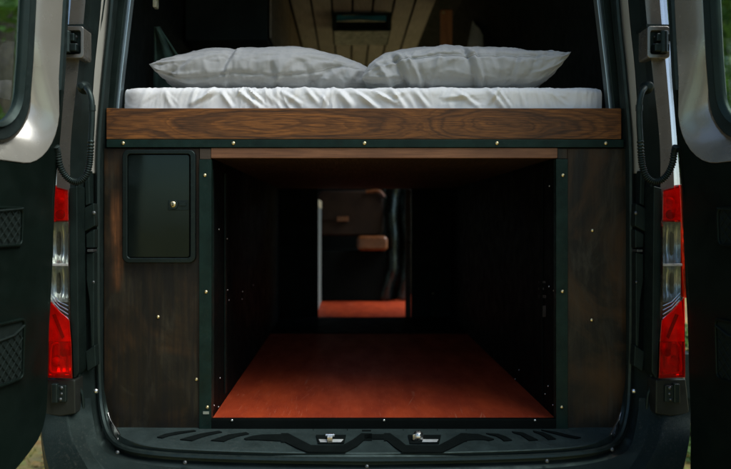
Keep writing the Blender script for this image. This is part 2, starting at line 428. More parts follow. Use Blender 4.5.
# the upright band e->f and the outer pillar face f->g, both sides and across the head
eu, fu, gu = [catmull(rows(k), 5)[:TOPN + 31] for k in 'efg']
for f in (lambda p: p, mirror): mb.loft([[f(p) for p in eu], [f(p) for p in fu]])
mb.build('rear_frame', 'black_paint', van)
mb = MB()
for f in (lambda p: p, mirror):
    fm = [f(p + (q - p) * .5 + Vector((0, -.022, 0))) for p, q in zip(fu, gu)]
    back = [f(p + Vector((-.018 if i > 15 else 0, .09, .01 if i < 16 else 0))) for i, p in enumerate(gu)]
    mb.loft([[f(p) for p in fu], fm, [f(p) for p in gu], back])
mb.build('pillar', 'paint', van)
# painted flange inside the seal
for sgn, f in ((-1, lambda p: p), (1, mirror)):
    c0, d0 = catmull(rows('c'), 5), catmull(rows('d'), 5)
    i0, i1 = TOPN - 2, TOPN + 19
    mb = MB(); A = [f(p + Vector((0, -.006, 0))) for p in c0[i0:i1]]; B = [f(p + Vector((0, -.006, 0))) for p in d0[i0:i1]]
    mb.solid(A + B[::-1], [p + Vector((0, .02, 0)) for p in A + B[::-1]])
    mb.build('painted_flange', 'flange_paint', van, .002)
# rubber door seal
b_rows = [(121,-140),(112,0),(105,72),(99.3,140),(98.3,200),(98.3,300),(99.7,380),(102.2,412),(109.5,436),(123.5,447.8),(151,453.5),(200,457),(280,459.3),(364,460.2)]
LV['b'] = (b_rows, -.028, -.162)
loop = full('b'); mb = MB()
mb.tube(loop + [loop[0], loop[1]], .0085, 8); mb.build('door_seal', 'rubber', van)
# interior trim strip beside the bed
for f in (lambda p: p, mirror):
    a = [W(x, y, .045) for x, y in ((147, -140), (131, 0), (122.5, 72), (118.5, 112))]; b = [W(x, y, .045) for x, y in ((142, -140), (127, 0), (118.8, 72), (114.8, 112))]
    a, b = catmull(a, 4), catmull(b, 4)
    mb = MB(); L = [f(p) for p in a + b[::-1]]; mb.solid(L, [p + Vector((0, .03, 0)) for p in L]); mb.build('jamb_strip', 'alu', van, .003)
    a = [W(x, y, .03) for x, y in ((143, -140), (126, 0), (118.2, 72), (114.3, 112))]; b = [W(x, y, .03) for x, y in ((126, -140), (117, 0), (110, 72), (105, 112))]
    a, b = catmull(a, 4), catmull(b, 4)
    mb = MB(); L = [f(p) for p in a + b[::-1]]; mb.solid(L, [p + Vector((0, .05, 0)) for p in L]); mb.build('jamb_trim', 'jamb', van, .004)
# latch hardware in the jamb recess
for sd in (-1, 1):
    mb = MB()
    for poly, y in (([(84,208),(94,203),(95,226),(84,232)], -.075), ([(85.5,234),(94.5,229),(94.5,248),(86,248)], -.07),
                    ([(86,254),(94,252),(94,346),(91,349),(89,300),(86,280)], -.072), ([(85,352),(95,345),(96,366),(87,372)], -.078), ([(84,172),(89,170),(90,204),(85,206)], -.07)):
        A = [W(a, b, y, sd) for a, b in poly]; mb.solid(A, [p + Vector((0, .03, 0)) for p in A])
    split(mb, 'latch_plate', 'jamb', van, .003)
    mb = MB(); wbox(mb, 87, 249.5, 93, 252, -.082, -.05, sd); mb.dome(W(94, 213, -.08, sd), .006, .005); mb.dome(W(93.5, 282, -.077, sd), .004, .004)
    split(mb, 'latch_pin', 'grey_metal', van, .001)
    mb = MB(); mb.dome(W(96, 391, -.075, sd), .0075, .007); mb.build('latch_bolt', 'zinc', van)
    mb = MB(); mb.tube(catmull([W(84, 415, -.10, sd), W(82.5, 395, -.10, sd), W(79, 379, -.10, sd), W(78.7, 300, -.10, sd), W(78.6, 215, -.10, sd), W(79, 178, -.10, sd)], 5), .0045, 8)
    mb.build('edge_bead', 'jamb', van)
# side walls, roof, front: outer skin and lining, with the side door slid open on the right
sec = [(-.775, .40), (-.835, .58), (-.842, 1.0), (-.838, 1.3), (-.80, 1.95), (-.765, 2.40), (-.62, 2.60), (-.30, 2.66)]
sec = [(a, b) for a, b in sec] + [(2 * XC - a, b) for a, b in sec[::-1]]
def shell(name, mat, inset, parent):
    mb = MB(); bm = mb.bm; L = []
    YS = (-.02, .5, 2.17, 3.75, 4.5)
    for y in YS:
        L.append([bm.verts.new((XC + (a - XC) * (1 - inset / .84), y, b if b < .45 else b - inset * (1.0 if b > 2.3 else 0))) for a, b in sec])
    n = len(sec)
    for k in range(len(L) - 1):
        for i in range(n - 1):
            if k == 2 and 10 <= i <= 13: continue
            bm.faces.new([L[k][i], L[k][i + 1], L[k + 1][i + 1], L[k + 1][i]])
    # front end with the windscreen opening
    fr = L[-1]; cs = [bm.verts.new((XC + max(-.62, min(.62, (v.co.x - XC) * .8)), v.co.y, max(1.35, min(2.15, v.co.z)))) for v in fr]
    for i in range(n - 1): bm.faces.new([fr[i], fr[i + 1], cs[i + 1], cs[i]])
    bm.faces.new([fr[0], cs[0], cs[-1], fr[-1]])
    return mb.build(name, mat, parent)
shell('body_shell', 'paint', 0, van)
shell('lining', 'lining', .07, van)
mb = MB(); mb.box(-.76, .855, .04, 4.4, .53, .668); mb.build('load_floor', 'lining', van)
mb = MB()
for x in (.80,):
    mb.box(x, .93, 2.13, 2.175, .6, 2.3); mb.box(x, .93, 3.745, 3.79, .6, 2.3)
split(mb, 'side_door_frame', 'black_paint', van, .004)

# bumper
def bl(lst): return [W(a, b, y) for a, b, y in lst]
B0 = bl([(91,398,-.09),(92.5,415,-.10),(100,445,-.14),(116,457,-.165),(151,465,-.168),(200,469,-.168),(280,472,-.168),(364,473,-.168)])
B1 = bl([(79,398,-.10),(80,415,-.115),(86,440,-.15),(98,462,-.18),(115,478,-.195),(151,493,-.20),(200,500,-.20),(364,506,-.20)])
B1 = B1[:7] + [W(280, 504, -.20), W(364, 506, -.20)][:1] + [W(364, 506, -.20)] if False else B1
B2 = bl([(67.5,398,-.13),(67.5,415,-.135),(72.5,440,-.175),(84,462,-.205),(98,480,-.22),(140,500,-.23),(200,512,-.23),(364,520,-.23)])
B3 = bl([(41,398,-.14),(40.5,415,-.145),(42.5,440,-.18),(49,469,-.205),(58,495,-.22),(110,520,-.24),(200,532,-.24),(364,540,-.24)])
B4 = bl([(40,398,.02),(39.5,415,.02),(42,450,0),(49,492,-.02),(60,530,-.05),(110,565,-.14),(200,580,-.18),(364,590,-.18)])
B0 = B0[:6] + [B0[7]]; B0.insert(6, W(280, 472, -.168))
def fix8(L): return L
loops = []
for L in (B0, B1, B2, B3, B4):
    q = catmull(L, 6); loops.append(q + [mirror(p) for p in q[::-1]][1:])
# soften the creases with in-between loops
def lerp(A, B, t): return [a + (b - a) * t for a, b in zip(A, B)]
LL = [loops[0]]
for A, B in zip(loops, loops[1:]): LL += [lerp(A, B, .08), lerp(A, B, .92), B]
mb = MB(); mb.loft(LL[:-1] + [LL[-1]]); bp = mb.build('bumper', 'bumper', van)
for sd, xs in ((0, [(117.5, 452.5, -.155), (185, 462.5, -.172), (367, 466.5, -.172), (547, 461, -.172), (612, 449.5, -.155)]),):
    for a, b, y in xs:
        mb = MB(); mb.dome(W(a, b, y - .003), .0055, .004, (0, -1, .5)); adopt(mb.build('rivet', 'grey_metal'), bp)
for sd in (-1, 1):
    mb = MB()
    A = [W(a, b, -.142, sd) for a, b in ((45, 379), (75, 380), (75.5, 414), (60, 416.5), (41, 414))]
    mb.solid(A, [p + Vector((0, .06, 0)) for p in A])
    br = mb.build('corner_bracket', mk('bracket_paint' , (.016, .017, .0145), .42, .1, .2, 12, spec=.25) if sd < 0 else bpy.data.materials['bracket_paint'], van, .004)
    mb = MB(); A = [W(a, b, -.06, sd) for a, b in ((47, 353), (47, 428), (42, 428), (37, 415), (36, 353))]; mb.solid(A, [p + Vector((0, .12, 0)) for p in A]); mb.build('side_cladding', 'bumper', van, .006)
    mb = MB(); wbox(mb, 51, 384, 57, 403.5, -.158, -.14, sd); wbox(mb, 57, 385.5, 66, 402.5, -.152, -.14, sd); mb.build('lower_hinge', 'black_paint', br, .003)
    mb = MB(); mb.dome(W(61.5, 388, -.152, sd), .005, .004); mb.dome(W(61.5, 394, -.152, sd), .004, .003); mb.dome(W(60.5, 399.5, -.152, sd), .005, .004); split(mb, 'hinge_bolt', 'grey_metal', br)
    # bright end caps of the load sill
    mb = MB(); A = [W(a, b, y, sd) for a, b, y in ((107.6, 411, -.03), (110.5, 420, -.045), (117, 430, -.075), (119, 434, -.09), (118, 440, -.105), (113, 434, -.08), (109, 424, -.05))]
    mb.solid(A, [p + Vector((0.002 * -sd, .008, -.004)) for p in A]); mb.build('sill_cap', 'chrome', van, .001)

# load sill with tread ribs and lock strikers
mb = MB()
front = [(112, 424), (117, 433), (128, 440), (152, 446.3), (200, 450), (280, 452.4), (364, 453.3)]
back = [(112, 421), (125, 426), (145, 427.5), (200, 427.7), (280, 427.7), (320, 427.7), (364, 427.7)]
fr, bk = [catmull([S(a, b) for a, b in q], 4) for q in (front, back)]
fr += [mirror(p) for p in fr[::-1]][1:]; bk += [mirror(p) for p in bk[::-1]][1:]
dn = Vector((0, -.004, -.012)); dn2 = Vector((0, .02, -.06))
mb.loft([bk, lerp(bk, fr, .55), lerp(bk, fr, .60), [p + Vector((0, 0, -.0015)) for p in lerp(bk, fr, .96)], [p + dn for p in fr], [p + dn2 for p in fr]])
sill = mb.build('load_sill', 'sill', van)
def ribbon(mb, top, bot, lift=.0035):
    A = [S(a, b, lift) for a, b in top] + [S(a, b, lift) for a, b in bot[::-1]]
    mb.solid(A, [p + Vector((0, 0, -.003)) for p in A])
mb = MB()
for top, bot in (
    ([(157,438),(165,435),(177,432.8),(194,431)], [(162,438.8),(170,436.3),(181,434.2),(196,431.8)]),
    ([(180,440.3),(190,437.5),(201,434.5),(219,431.8)], [(192,441.5),(199,438.8),(208,436),(222,433)]),
    ([(211,441.3),(219,438.5),(229,435.5),(246,433.2)], [(224,442.2),(229,440),(237,437.2),(249,434.6)]),
    ([(244,439.5),(252,437),(262,435.6),(281,435.2)], [(246,440.6),(256,440.6),(268,441.3),(281,441.8)]),
    ([(281,434.2),(288,434.2),(300,440.5),(311,446.2),(343,446.2),(353,440.5),(361.5,434.2),(372,434.6)], [(281,443),(285,443),(297,449),(308,453),(345,453),(357,447),(364,441),(372,441)]),
    ([(364.5,435.3),(384,435.3)], [(364.5,440),(384,440)]),
    ([(384,434.2),(390,434.2),(399,440.5),(406,446.2),(439,446.2),(450,440.5),(461,434.2),(467,434.2)], [(384,441.5),(387,441.5),(394,447.5),(402,453),(442,453),(455,447),(465,442),(467,442)]),
    ([(467,434.6),(478,435),(490,438.5),(494,440)], [(467,441.2),(474,440.4),(484,440.4),(489,441.4)]),
    ([(486,434.2),(498,434.8),(506,437.5),(512,441)], [(490,435.6),(496,436.8),(501,439.5),(504,441.8)]),
    ([(512,432.4),(523,433.6),(530,436.8),(538,440.8)], [(514,433.8),(520,435.4),(525,438.5),(529,441.2)]),
    ([(533,431.6),(543,433.4),(551,436.6),(556,439.8)], [(534,432.8),(540,435),(545,437.8),(548,440.4)]),
    ([(541,430.6),(557,433),(567,435.5),(581,438.4)], [(543,431.4),(555,434.6),(565,437.4),(576,439.2)])): ribbon(mb, top, bot)
split(mb, 'tread_rib', 'tread', sill)
for k, (a, c) in enumerate(((316, 346), (408, 441))):
    mb = MB()
    A = [S(x, y, .004) for x, y in ((a, 436.2), (c, 436.2), (c - 2, 444.5), (a + 2, 444.5))]; mb.solid(A, [p - Vector((0, 0, .003)) for p in A])
    st = mb.build('striker_slot', 'tread', sill)
    mb = MB()
    if k == 0:
        A = [S(x, y, .0055) for x, y in ((a + 2.5, 441), (c - 2.5, 441), (c - 5, 443.7), (a + 4, 443.7))]
    else: A = [S(x, y, .0055) for x, y in ((a + 15, 441), (c - 2.5, 441), (c - 4, 443.5), (a + 14, 443.5))]
    mb.solid(A, [p - Vector((0, 0, .002)) for p in A]); mb.build('striker_plate', 'white_plastic', sill, .001)
    mb = MB(); m_ = 330 if k == 0 else 418
    if k == 0:
        p, q = S(m_ - 2.5, 438, .012), S(m_ + 2.5, 444, .004); mb.box(p.x, q.x, q.y, p.y, q.z - .004, p.z + .002)
        mb.tube([S(m_ - 4.5, 441.5, .018), S(m_ + 4.5, 441.5, .018)], .004, 8)
    else:
        mb.dome(S(m_, 439.5, .004), .016, .022, (0, -.5, 1)); mb.tube([S(m_ - 4, 442, .006), S(m_ - 4, 442, .022)], .005, 8)
    mb.build('striker_bolt', 'zinc', sill, .001)
# little hatch joints printed into the sill's rear rail
mb = MB()
for a in (313, 347, 403, 437, 466):
    A = [S(a, 428.2, .0008), S(a + .6, 428.2, .0008), S(a + .6, 430.6, .0008), S(a, 430.6, .0008)]; mb.solid(A, [p - Vector((0, 0, .001)) for p in A])
A = [S(362, 430.3, .0012), S(371, 430.3, .0012), S(371, 431.6, .0012), S(362, 431.6, .0012)]; mb.solid(A, [p - Vector((0, 0, .001)) for p in A])
split(mb, 'rail_joint', 'tread', sill)

# tail lights
def poly_lens(name, mat, pts, y0, y1, sd, parent, bevel=.003):
    A = [W(a, b, y0, sd) for a, b in pts]
    mb = MB(); mb.solid(A, [p + Vector((0, y1 - y0, 0)) for p in A]); return mb.build(name, mat, parent, bevel)
for sd in (-1, 1):
    outl = [(51, 184.5), (68.5, 189.5), (68.5, 265), (69.5, 320), (71.5, 345), (72.5, 379), (45.5, 378), (46, 320), (48, 265), (49.5, 220)]
    tl = poly_lens('tail_light', 'black_paint', outl, -.100, -.02, sd, van)
    # reflector bowls and inner shapes
    poly_lens('reflector', 'reflector_dim', [(50.5, 187.5), (67.7, 192), (67.8, 220), (49.5, 220)], -.128, -.123, sd, tl, 0)
    mb = MB()
    # clear section: scooped bright bowl
    import itertools
    rws = []
    for j in range(40):
        y = 222 + (302 - 222) * j / 39; row = []
        for i in range(19):
            t = i / 18; x = 50.5 + (68.2 - 50.5) * t
            dep = -.1468 + .034 * math.sin(math.pi * t) ** .7 * abs(math.sin(math.pi * min(1, max(0, (y - 222) / 43 if y < 264 else (y - 264) / 38)))) ** .5 - .004 * math.cos(t * 19)
            row.append(W(x, y, dep, sd))
        rws.append(row)
    mb.loft(rws); mb.build('reflector', 'bowl', tl)
    poly_lens('reflector', 'reflector', [(49, 301), (69, 321), (70.7, 341.5), (46.6, 341.5), (47, 322)], -.126, -.123, sd, tl, 0)
    mb = MB(); mb.dome(W(60.5, 214.5, -.129, sd), .013, .010, seg=16); mb.dome(W(64, 353, -.131, sd), .010, .010, seg=16); split(mb, 'bulb', 'bulb', tl)
    for (bx, by, br_) in ((56.5, 361, .012), (61, 201, .010)):
        mb = MB(); mb.dome(W(bx, by, -.132, sd), br_, .012, seg=16); mb.build('inner_lens', 'white_plastic', tl)  # white domes put in for the bright glow behind the red lens
    rws = []
    for j in range(13):
        f = j / 12; y = 342 + 33 * f; row = []
        for i in range(9):
            t = i / 8; row.append(W(49 + 22 * t, y, -.1475 + .020 * (math.sin(math.pi * t) * math.sin(math.pi * f)) ** .6 + .004 * math.sin(t * 22), sd))
        rws.append(row)
    mb = MB(); mb.loft(rws); mb.build('reflector', 'bowl', tl)
    # dark slanting bar and pale loop in the red part
    poly_lens('inner_bar', 'bulb', [(52, 315), (55, 314), (64, 337), (62, 339)], -.131, -.127, sd, tl, 0)
    mb = MB(); mb.tube(catmull([W(a, b, -.1455, sd) for a, b in ((59, 343), (55, 343.5), (51.5, 347), (50.5, 360), (50, 369), (53, 372.5), (62, 373), (68, 372))], 5), .0028, 8); mb.build('light_guide', 'white_plastic', tl)
    mb = MB()
    for k in range(4):
        mb.tube([W(51 + k * .3, 293 + k * 3.6, -.1468, sd), W(59.5, 302 + k * 3.4, -.1468, sd), W(68.3, 306 + k * 4.2, -.1468, sd)], .0018, 6)
    mb.build('chevron_strip', 'chrome', tl)
    poly_lens('red_lens', 'lens_red', [(51, 185.5), (68.2, 190.2), (68.3, 221), (49.5, 221)], -.152, -.1495, sd, tl, .0012)
    poly_lens('clear_lens', 'lens_clear', [(49.5, 221.2), (68.3, 221.2), (68.3, 265), (69.4, 319), (60, 311), (46.5, 296), (48, 265)], -.152, -.1495, sd, tl, .0012)
    poly_lens('red_lens', 'lens_red', [(46.4, 296.5), (60, 311.5), (69.4, 319.8), (71.4, 345), (72.3, 378.5), (45.6, 377.5), (46, 320)], -.152, -.1495, sd, tl, .0012)
    poly_lens('divider', 'reflector_dim', [(49, 263.6), (68, 263.6), (68, 266), (49, 266)], -.1545, -.1525, sd, tl, .0008)
    # lens rim and the wrap-around side strip
    mb = MB()
    rim = [W(a, b, -.152, sd) for a, b in outl]; rin = [W(PXm + (a - PXm) * .93, 281.5 + (b - 281.5) * .993, -.152, sd) for PXm in (59.2,) for a, b in outl]
    A = [W(a, b, -.150, sd) for a, b in ((51, 184.5), (49.5, 220), (48, 265), (46.4, 298))]
    mb.solid(A + [p + Vector((-.012 * (1 if sd < 0 else -1), .0, 0)) for p in A[::-1]], [p + Vector((0, .10, 0)) for p in A + [p + Vector((-.012 * (1 if sd < 0 else -1), .0, 0)) for p in A[::-1]]])
    mb.build('side_marker', 'lens_amber', tl, .003)
    mb = MB(); L = [W(a, b, -.137, sd) for a, b in ((68.6, 189.5), (68.6, 265), (69.7, 320), (71.7, 345), (72.7, 379))]
    mb.loft([[p + Vector((0, -.014, 0)) for p in L], [p + Vector((0, .05, 0)) for p in L]]); mb.build('lens_wall', 'lens_clear', tl)
    # gloss black filler beside the lamp
    poly_lens('lamp_filler', 'jamb', [(69, 188), (77, 186), (78, 300), (79, 372), (75, 378), (73.2, 378), (72.2, 345), (70, 320)], -.128, -.07, sd, van)

# hinges and cable conduits
for sd in (-1, 1):
    mb = MB()
    o_ = [W(a, b, -.140, sd) for a, b in rrect(61, 83.5, 26, 58, 3)]; i_ = [W(a, b, -.140, sd) for a, b in rrect(64, 80.5, 30.5, 54, 2.5)]
    mb.ring(o_, i_, [p + Vector((0, .06, 0)) for p in o_], [p + Vector((0, .06, 0)) for p in i_])
    hg = mb.build('hinge', 'paint', van, .002)
    mb = MB(); wbox(mb, 63, 29.5, 81, 55, -.128, -.04, sd); mb.build('hinge_pocket', 'black_paint', hg)
    mb = MB(); wbox(mb, 60, 33, 74, 41, -.15, -.125, sd); wbox(mb, 61, 43, 76, 51, -.152, -.125, sd)
    mb.tube([W(67, 31, -.146, sd), W(67, 53, -.146, sd)], .011, 10); mb.build('hinge_knuckle', 'rubber', hg, .003)
    mb = MB(); mb.dome(W(75.5, 37, -.13, sd), .006, .007); mb.dome(W(76.5, 45.5, -.13, sd), .006, .007); split(mb, 'hinge_bolt', 'grey_metal', hg)
    mb = MB(); A = [W(a, b, -.134, sd) for a, b in ((61, 24.5), (84.5, 24), (84, 28), (61, 28.5))]; mb.solid(A, [p + Vector((0, .09, 0)) for p in A]); mb.build('panel_gap', 'rubber', van)
    path = [W(a, b, y, sd) for a, b, y in ((85, 87, -.10), (86, 88, -.135), (89.5, 93, -.15), (91.8, 103, -.155), (92, 120, -.155), (91, 140, -.155), (90.2, 155, -.155), (89, 166, -.16), (85.5, 176, -.165), (79, 181.5, -.17), (71, 180.5, -.175), (64, 174, -.18), (59.5, 164, -.185), (57.5, 152, -.19), (56, 146, -.20))]
    pp = catmull(path, 14); n = len(pp); i1 = 14 * 5
    mb = MB(); mb.tube(pp[:i1 + 1], .0078, 12); cd = mb.build('cable_conduit', 'rubber', van)
    mb = MB(); mb.tube(pp[i1:], .009, 10, (lambda i: .0092 if i % 3 else .0068)); mb.build('corrugated_hose', 'rubber', cd)
    mb = MB(); mb.dome(W(85, 88, -.11, sd), .018, .032, (0, -1, 0), 14); mb.tube(pp[44:50], .0094, 12); split(mb, 'grommet', 'rubber', cd)

# ---- rear doors -----------------------------------------------------------
AO = R(8); DH = 1.87; XD = .054
EDGE = [(62, 0), (58.5, 72), (53, 140), (48, 190), (45.5, 265), (42, 330), (41, 377), (39, 422)]
EZ = sorted([(CZ - (b - PY) * DH / F, (a - PX) * DH / F) for a, b in EDGE])
EZ = [(.3, EZ[0][1] + .006)] + EZ + [(2.7, EZ[-1][1] + .055)]
def xe(z):
    for (z0, x0), (z1, x1) in zip(EZ, EZ[1:]):
        if z <= z1: return x0 + (x1 - x0) * (z - z0) / (z1 - z0)
    return EZ[-1][1]
def DP(t, z, n, sd):
    x = xe(z) - t * math.sin(AO) - n * math.cos(AO); y = CY + DH - t * math.cos(AO) + n * math.sin(AO)
    return Vector((x if sd < 0 else 2 * XD - x, y, z))
def dsub(pts, k=4):
    """split long runs so the skin follows the door's curve"""
    out = []
    for i, p in enumerate(pts):
        q = pts[(i + 1) % len(pts)]; L = max(1, int(math.hypot(q[0] - p[0], q[1] - p[1]) / .09))
        out += [(p[0] + (q[0] - p[0]) * j / L, p[1] + (q[1] - p[1]) * j / L) for j in range(L)]
    return out
def both(o, i):
    """split two matching outlines alike"""
    O, I = [], []
    for k in range(len(o)):
        q, w_ = o[(k + 1) % len(o)], i[(k + 1) % len(i)]
        L = max(1, int(math.hypot(q[0] - o[k][0], q[1] - o[k][1]) / .09))
        for j in range(L):
            O.append((o[k][0] + (q[0] - o[k][0]) * j / L, o[k][1] + (q[1] - o[k][1]) * j / L)); I.append((i[k][0] + (w_[0] - i[k][0]) * j / L, i[k][1] + (w_[1] - i[k][1]) * j / L))
    return O, I
def dring(mb, o, i, no0, ni0, no1, ni1, sd):
    o, i = both(o, i)
    return mb.ring([DP(a, b, no0, sd) for a, b in o], [DP(a, b, ni0, sd) for a, b in i], [DP(a, b, no1, sd) for a, b in o], [DP(a, b, ni1, sd) for a, b in i])
APT = rrect(.104, .66, 1.452, 2.33, .115, 8)
for sd in (-1, 1):
    mb = MB(); dring(mb, rrect(.004, .765, .76, 2.46, .09, 8), APT, .012, .022, .055, .055, sd)
    door = mb.build('rear_door', 'paint', van, .004)
    # painted window frame, dished towards the glass, with its raised lower lip
    O = rrect(.013, .755, 1.398, 2.42, .135, 8)
    oo, ii = both(O, APT)
    def dish(z): return .012 + .040 * min(1, max(0, (1.615 - z) / .035))
    lift = lambda z: -.012 - .010 * min(1, max(0, (1.60 - z) / .05))
    mids = [((a[0] * .3 + b[0] * .7), (a[1] * .3 + b[1] * .7)) for a, b in zip(oo, ii)]
    mb = MB(); mb.loft([[DP(a, b, .02, sd) for a, b in oo + oo[:1]], [DP(a, b, lift(b), sd) for a, b in oo + oo[:1]],
        [DP(a, b, lift(b) + (dish(w[1]) - lift(b)) * .45, sd) for (a, b), w in zip(mids + mids[:1], ii + ii[:1])],
        [DP(a, b, dish(b), sd) for a, b in ii + ii[:1]], [DP(a, b, .056, sd) for a, b in ii + ii[:1]]])
    bmesh.ops.remove_doubles(mb.bm, verts=mb.bm.verts, dist=.0001)
    mb.build('window_frame', 'door_paint', door, .004, seg=3)
    mb = MB(); dring(mb, rrect(.100, .664, 1.446, 2.336, .118, 8), rrect(.128, .636, 1.476, 2.306, .095, 8), .006, .016, .03, .03, sd); mb.build('window_seal', 'rubber', door, .005)
    mb = MB(); dring(mb, rrect(.128, .636, 1.476, 2.306, .095, 8), rrect(.140, .624, 1.488, 2.294, .087, 8), .004, .018, .03, .03, sd); mb.build('seal_lip', 'jamb', door, .004)
    mb = MB(); q = dsub(rrect(.13, .634, 1.478, 2.304, .09, 8)); mb.solid([DP(a, b, .024, sd) for a, b in q], [DP(a, b, .028, sd) for a, b in q]); mb.build('window_glass', 'glass', door, smooth=False)
    # lower trim panel
    def ztop(t):
        t = min(t, .768 - t)
        return 1.60 if t < .011 else 1.533 - math.sqrt(max(0, .137 ** 2 - max(0, .148 - t) ** 2))
    BOT = [(0, .76), (.012, .722), (.035, .695), (.075, .675), (.13, .652), (.2, .640), (.66, .625), (.74, .66), (.768, .74)]
    def zbot(t):
        for (t0, z0), (t1, z1) in zip(BOT, BOT[1:]):
            if t <= t1: return z0 + (z1 - z0) * (t - t0) / (t1 - t0)
        return .74
    ts = [0, .006, .0109, .0111, .014, .02, .028, .038, .05, .065, .085, .11, .135, .16, .22, .3, .38]; ts += [.768 - t for t in ts[::-1]][1:]
    cols = []
    for t in ts:
        za, zb_ = zbot(t) - (.17 if sd > 0 else 0), ztop(t); zz = [za + (zb_ - za) * k / 12 for k in range(13)]
        cols.append([DP(t, z, -.020, sd) for z in zz] + [DP(t, z, .012, sd) for z in zz[::-1]])
    mb = MB(); L = mb.loft(cols, True); mb.bm.faces.new(L[0]); mb.bm.faces.new(L[-1]); mb.build('trim_panel', 'trim', door, .006, seg=3)
    # edge seal at the hinge side
    mb = MB(); mb.tube([DP(-.004, z, .004, sd) for z in [.75 + .08 * k for k in range(21)]], .011, 8); mb.tube([DP(.0, z, -.006, sd) for z in [1.48 + .08 * k for k in range(12)]], .013, 8); mb.build('edge_seal', 'rubber', door)
    # net pockets
    for z0, z1, t0, slant in ((1.196, 1.292, .142, 0), (.868, 1.02, .115, .03)):
        t1 = .62
        o = rrect(t0, t1, z0, z1, .016, 5); i = rrect(t0 + .007, t1 - .007, z0 + .007, z1 - .007, .011, 5)
        mb = MB(); dring(mb, o, i, -.0275, -.0275, -.016, -.016, sd); pk = mb.build('pocket_rim', 'trim', door, .0025)
        mb = MB(); q = dsub(i); mb.solid([DP(a, b, -.0212, sd) for a, b in q], [DP(a, b, -.018, sd) for a, b in q]); mb.build('pocket_back', 'net', door)
        mb = MB(); st = .026; k = 0; H = z1 - z0 - slant - .012
        for dirn in (1, -1):
            a = t0 - H
            while a < t1:
                pts = []
                for u in range(9):
                    f = u / 8; tt = a + H * f; zz = z0 + .007 + (H * f if dirn > 0 else H * (1 - f))
                    if t0 + .007 < tt < t1 - .007: pts.append(DP(tt, zz, -.0235, sd))
                if len(pts) > 1: mb.tube(pts, .0013, 5)
                a += st
        ztop = z1 - slant - .004
        mb.tube([DP(t0 + .006 + (t1 - t0 - .012) * u / 12, ztop - .012 * math.sin(math.pi * u / 12) + (slant * .5 if u == 0 else 0), -.0255, sd) for u in range(13)], .003, 6)
        mb.build('pocket_net', 'net', door)

# ------------------------------------------------------------------ bed
bed = thing('bed_platform', 'raised bed platform with walnut face board across the rear of the van', 'bed base', W(364, 158, .5))
mb = MB(); wbox(mb, 106.2, 108.2, 621.5, 139.2, 0, .024); mb.build('face_board', 'walnut', bed, .0018)
mb = MB(); wbox(mb, 106.4, 139.5, 624, 147.3, -.005, .02); mb.build('steel_strip', 'steel', bed, .0012)
screw(bed, [W(a, 143.3, -.005) for a in (123, 233.3, 364.5, 497, 606)], .0058)
mb = MB(); wbox(mb, 211, 148, 557.5, 158, -.001, .019); mb.build('edge_batten', 'oak_edge', bed, .001)
mb = MB(); p, q = W(108, 148, .02), W(620, 157.6, .02); mb.box(p.x, q.x, .0195, 2.1, q.z, p.z); mb.build('platform_deck', 'underside', bed, .001)
mb = MB(); p, q = W(108, 125, .02), W(620, 147.8, .02); mb.box(p.x, q.x, .0245, 2.1, q.z, p.z); mb.build('slat_base', 'lining', bed)

# mattress with a loose white sheet
def ridged(v, o=3):
    a, s_, f = 0, .5, 1.0
    for _ in range(o):
        a += s_ * (1 - abs(noise.noise(v * f))) ** 2; s_ *= .5; f *= 2.1
    return a
x0, x1 = W(121.5, 0, .03).x, W(605.5, 0, .03).x; zt = W(0, 86.5, .03).z; zb = W(0, 124.5, .03).z
folds = []
rf = random.Random(4)
def addf(pxa, pya, pxb, pyb, w_, a): folds.append((W(pxa, pya, .03), W(pxb, pyb, .03), w_ * 1.35, a * .75))
for p in ((222, 92, 232, 107, .006, .012), (238, 90, 260, 108, .007, .014), (247, 88, 262, 101, .005, .012), (196, 88, 190, 106, .006, .007), (328, 92, 322, 108, .008, .014), (338, 90, 352, 106, .009, .016), (360, 95, 378, 108, .007, .014), (375, 92, 396, 103, .006, .013),
          (392, 88, 405, 108, .006, .012), (414, 90, 428, 107, .006, .009), (455, 90, 478, 106, .006, .010), (488, 88, 504, 108, .007, .013), (498, 90, 510, 107, .005, .010), (520, 90, 524, 107, .006, .006), (546, 92, 549, 107, .005, .005), (148, 89, 140, 107, .007, .006), (165, 92, 172, 107, .006, .006), (283, 92, 300, 104, .006, .009), (305, 88, 318, 103, .006, .011)): addf(*p)
for k in range(15):
    a = rf.uniform(135, 590); addf(a, rf.uniform(86, 96), a + rf.uniform(-26, 26), rf.uniform(94, 108), rf.uniform(.003, .007), rf.uniform(.003, .008) * (1.4 if 200 < a < 520 else .6))
NX, NF, NT = 420, 34, 46
rws = []
prof = []
r_ = .022
for j in range(NF): prof.append(('f', zb + (zt - r_ - zb) * j / NF))
for j in range(8): prof.append(('r', math.pi / 2 * j / 8))
for j in range(NT): prof.append(('t', (j / (NT - 1)) ** 1.5))
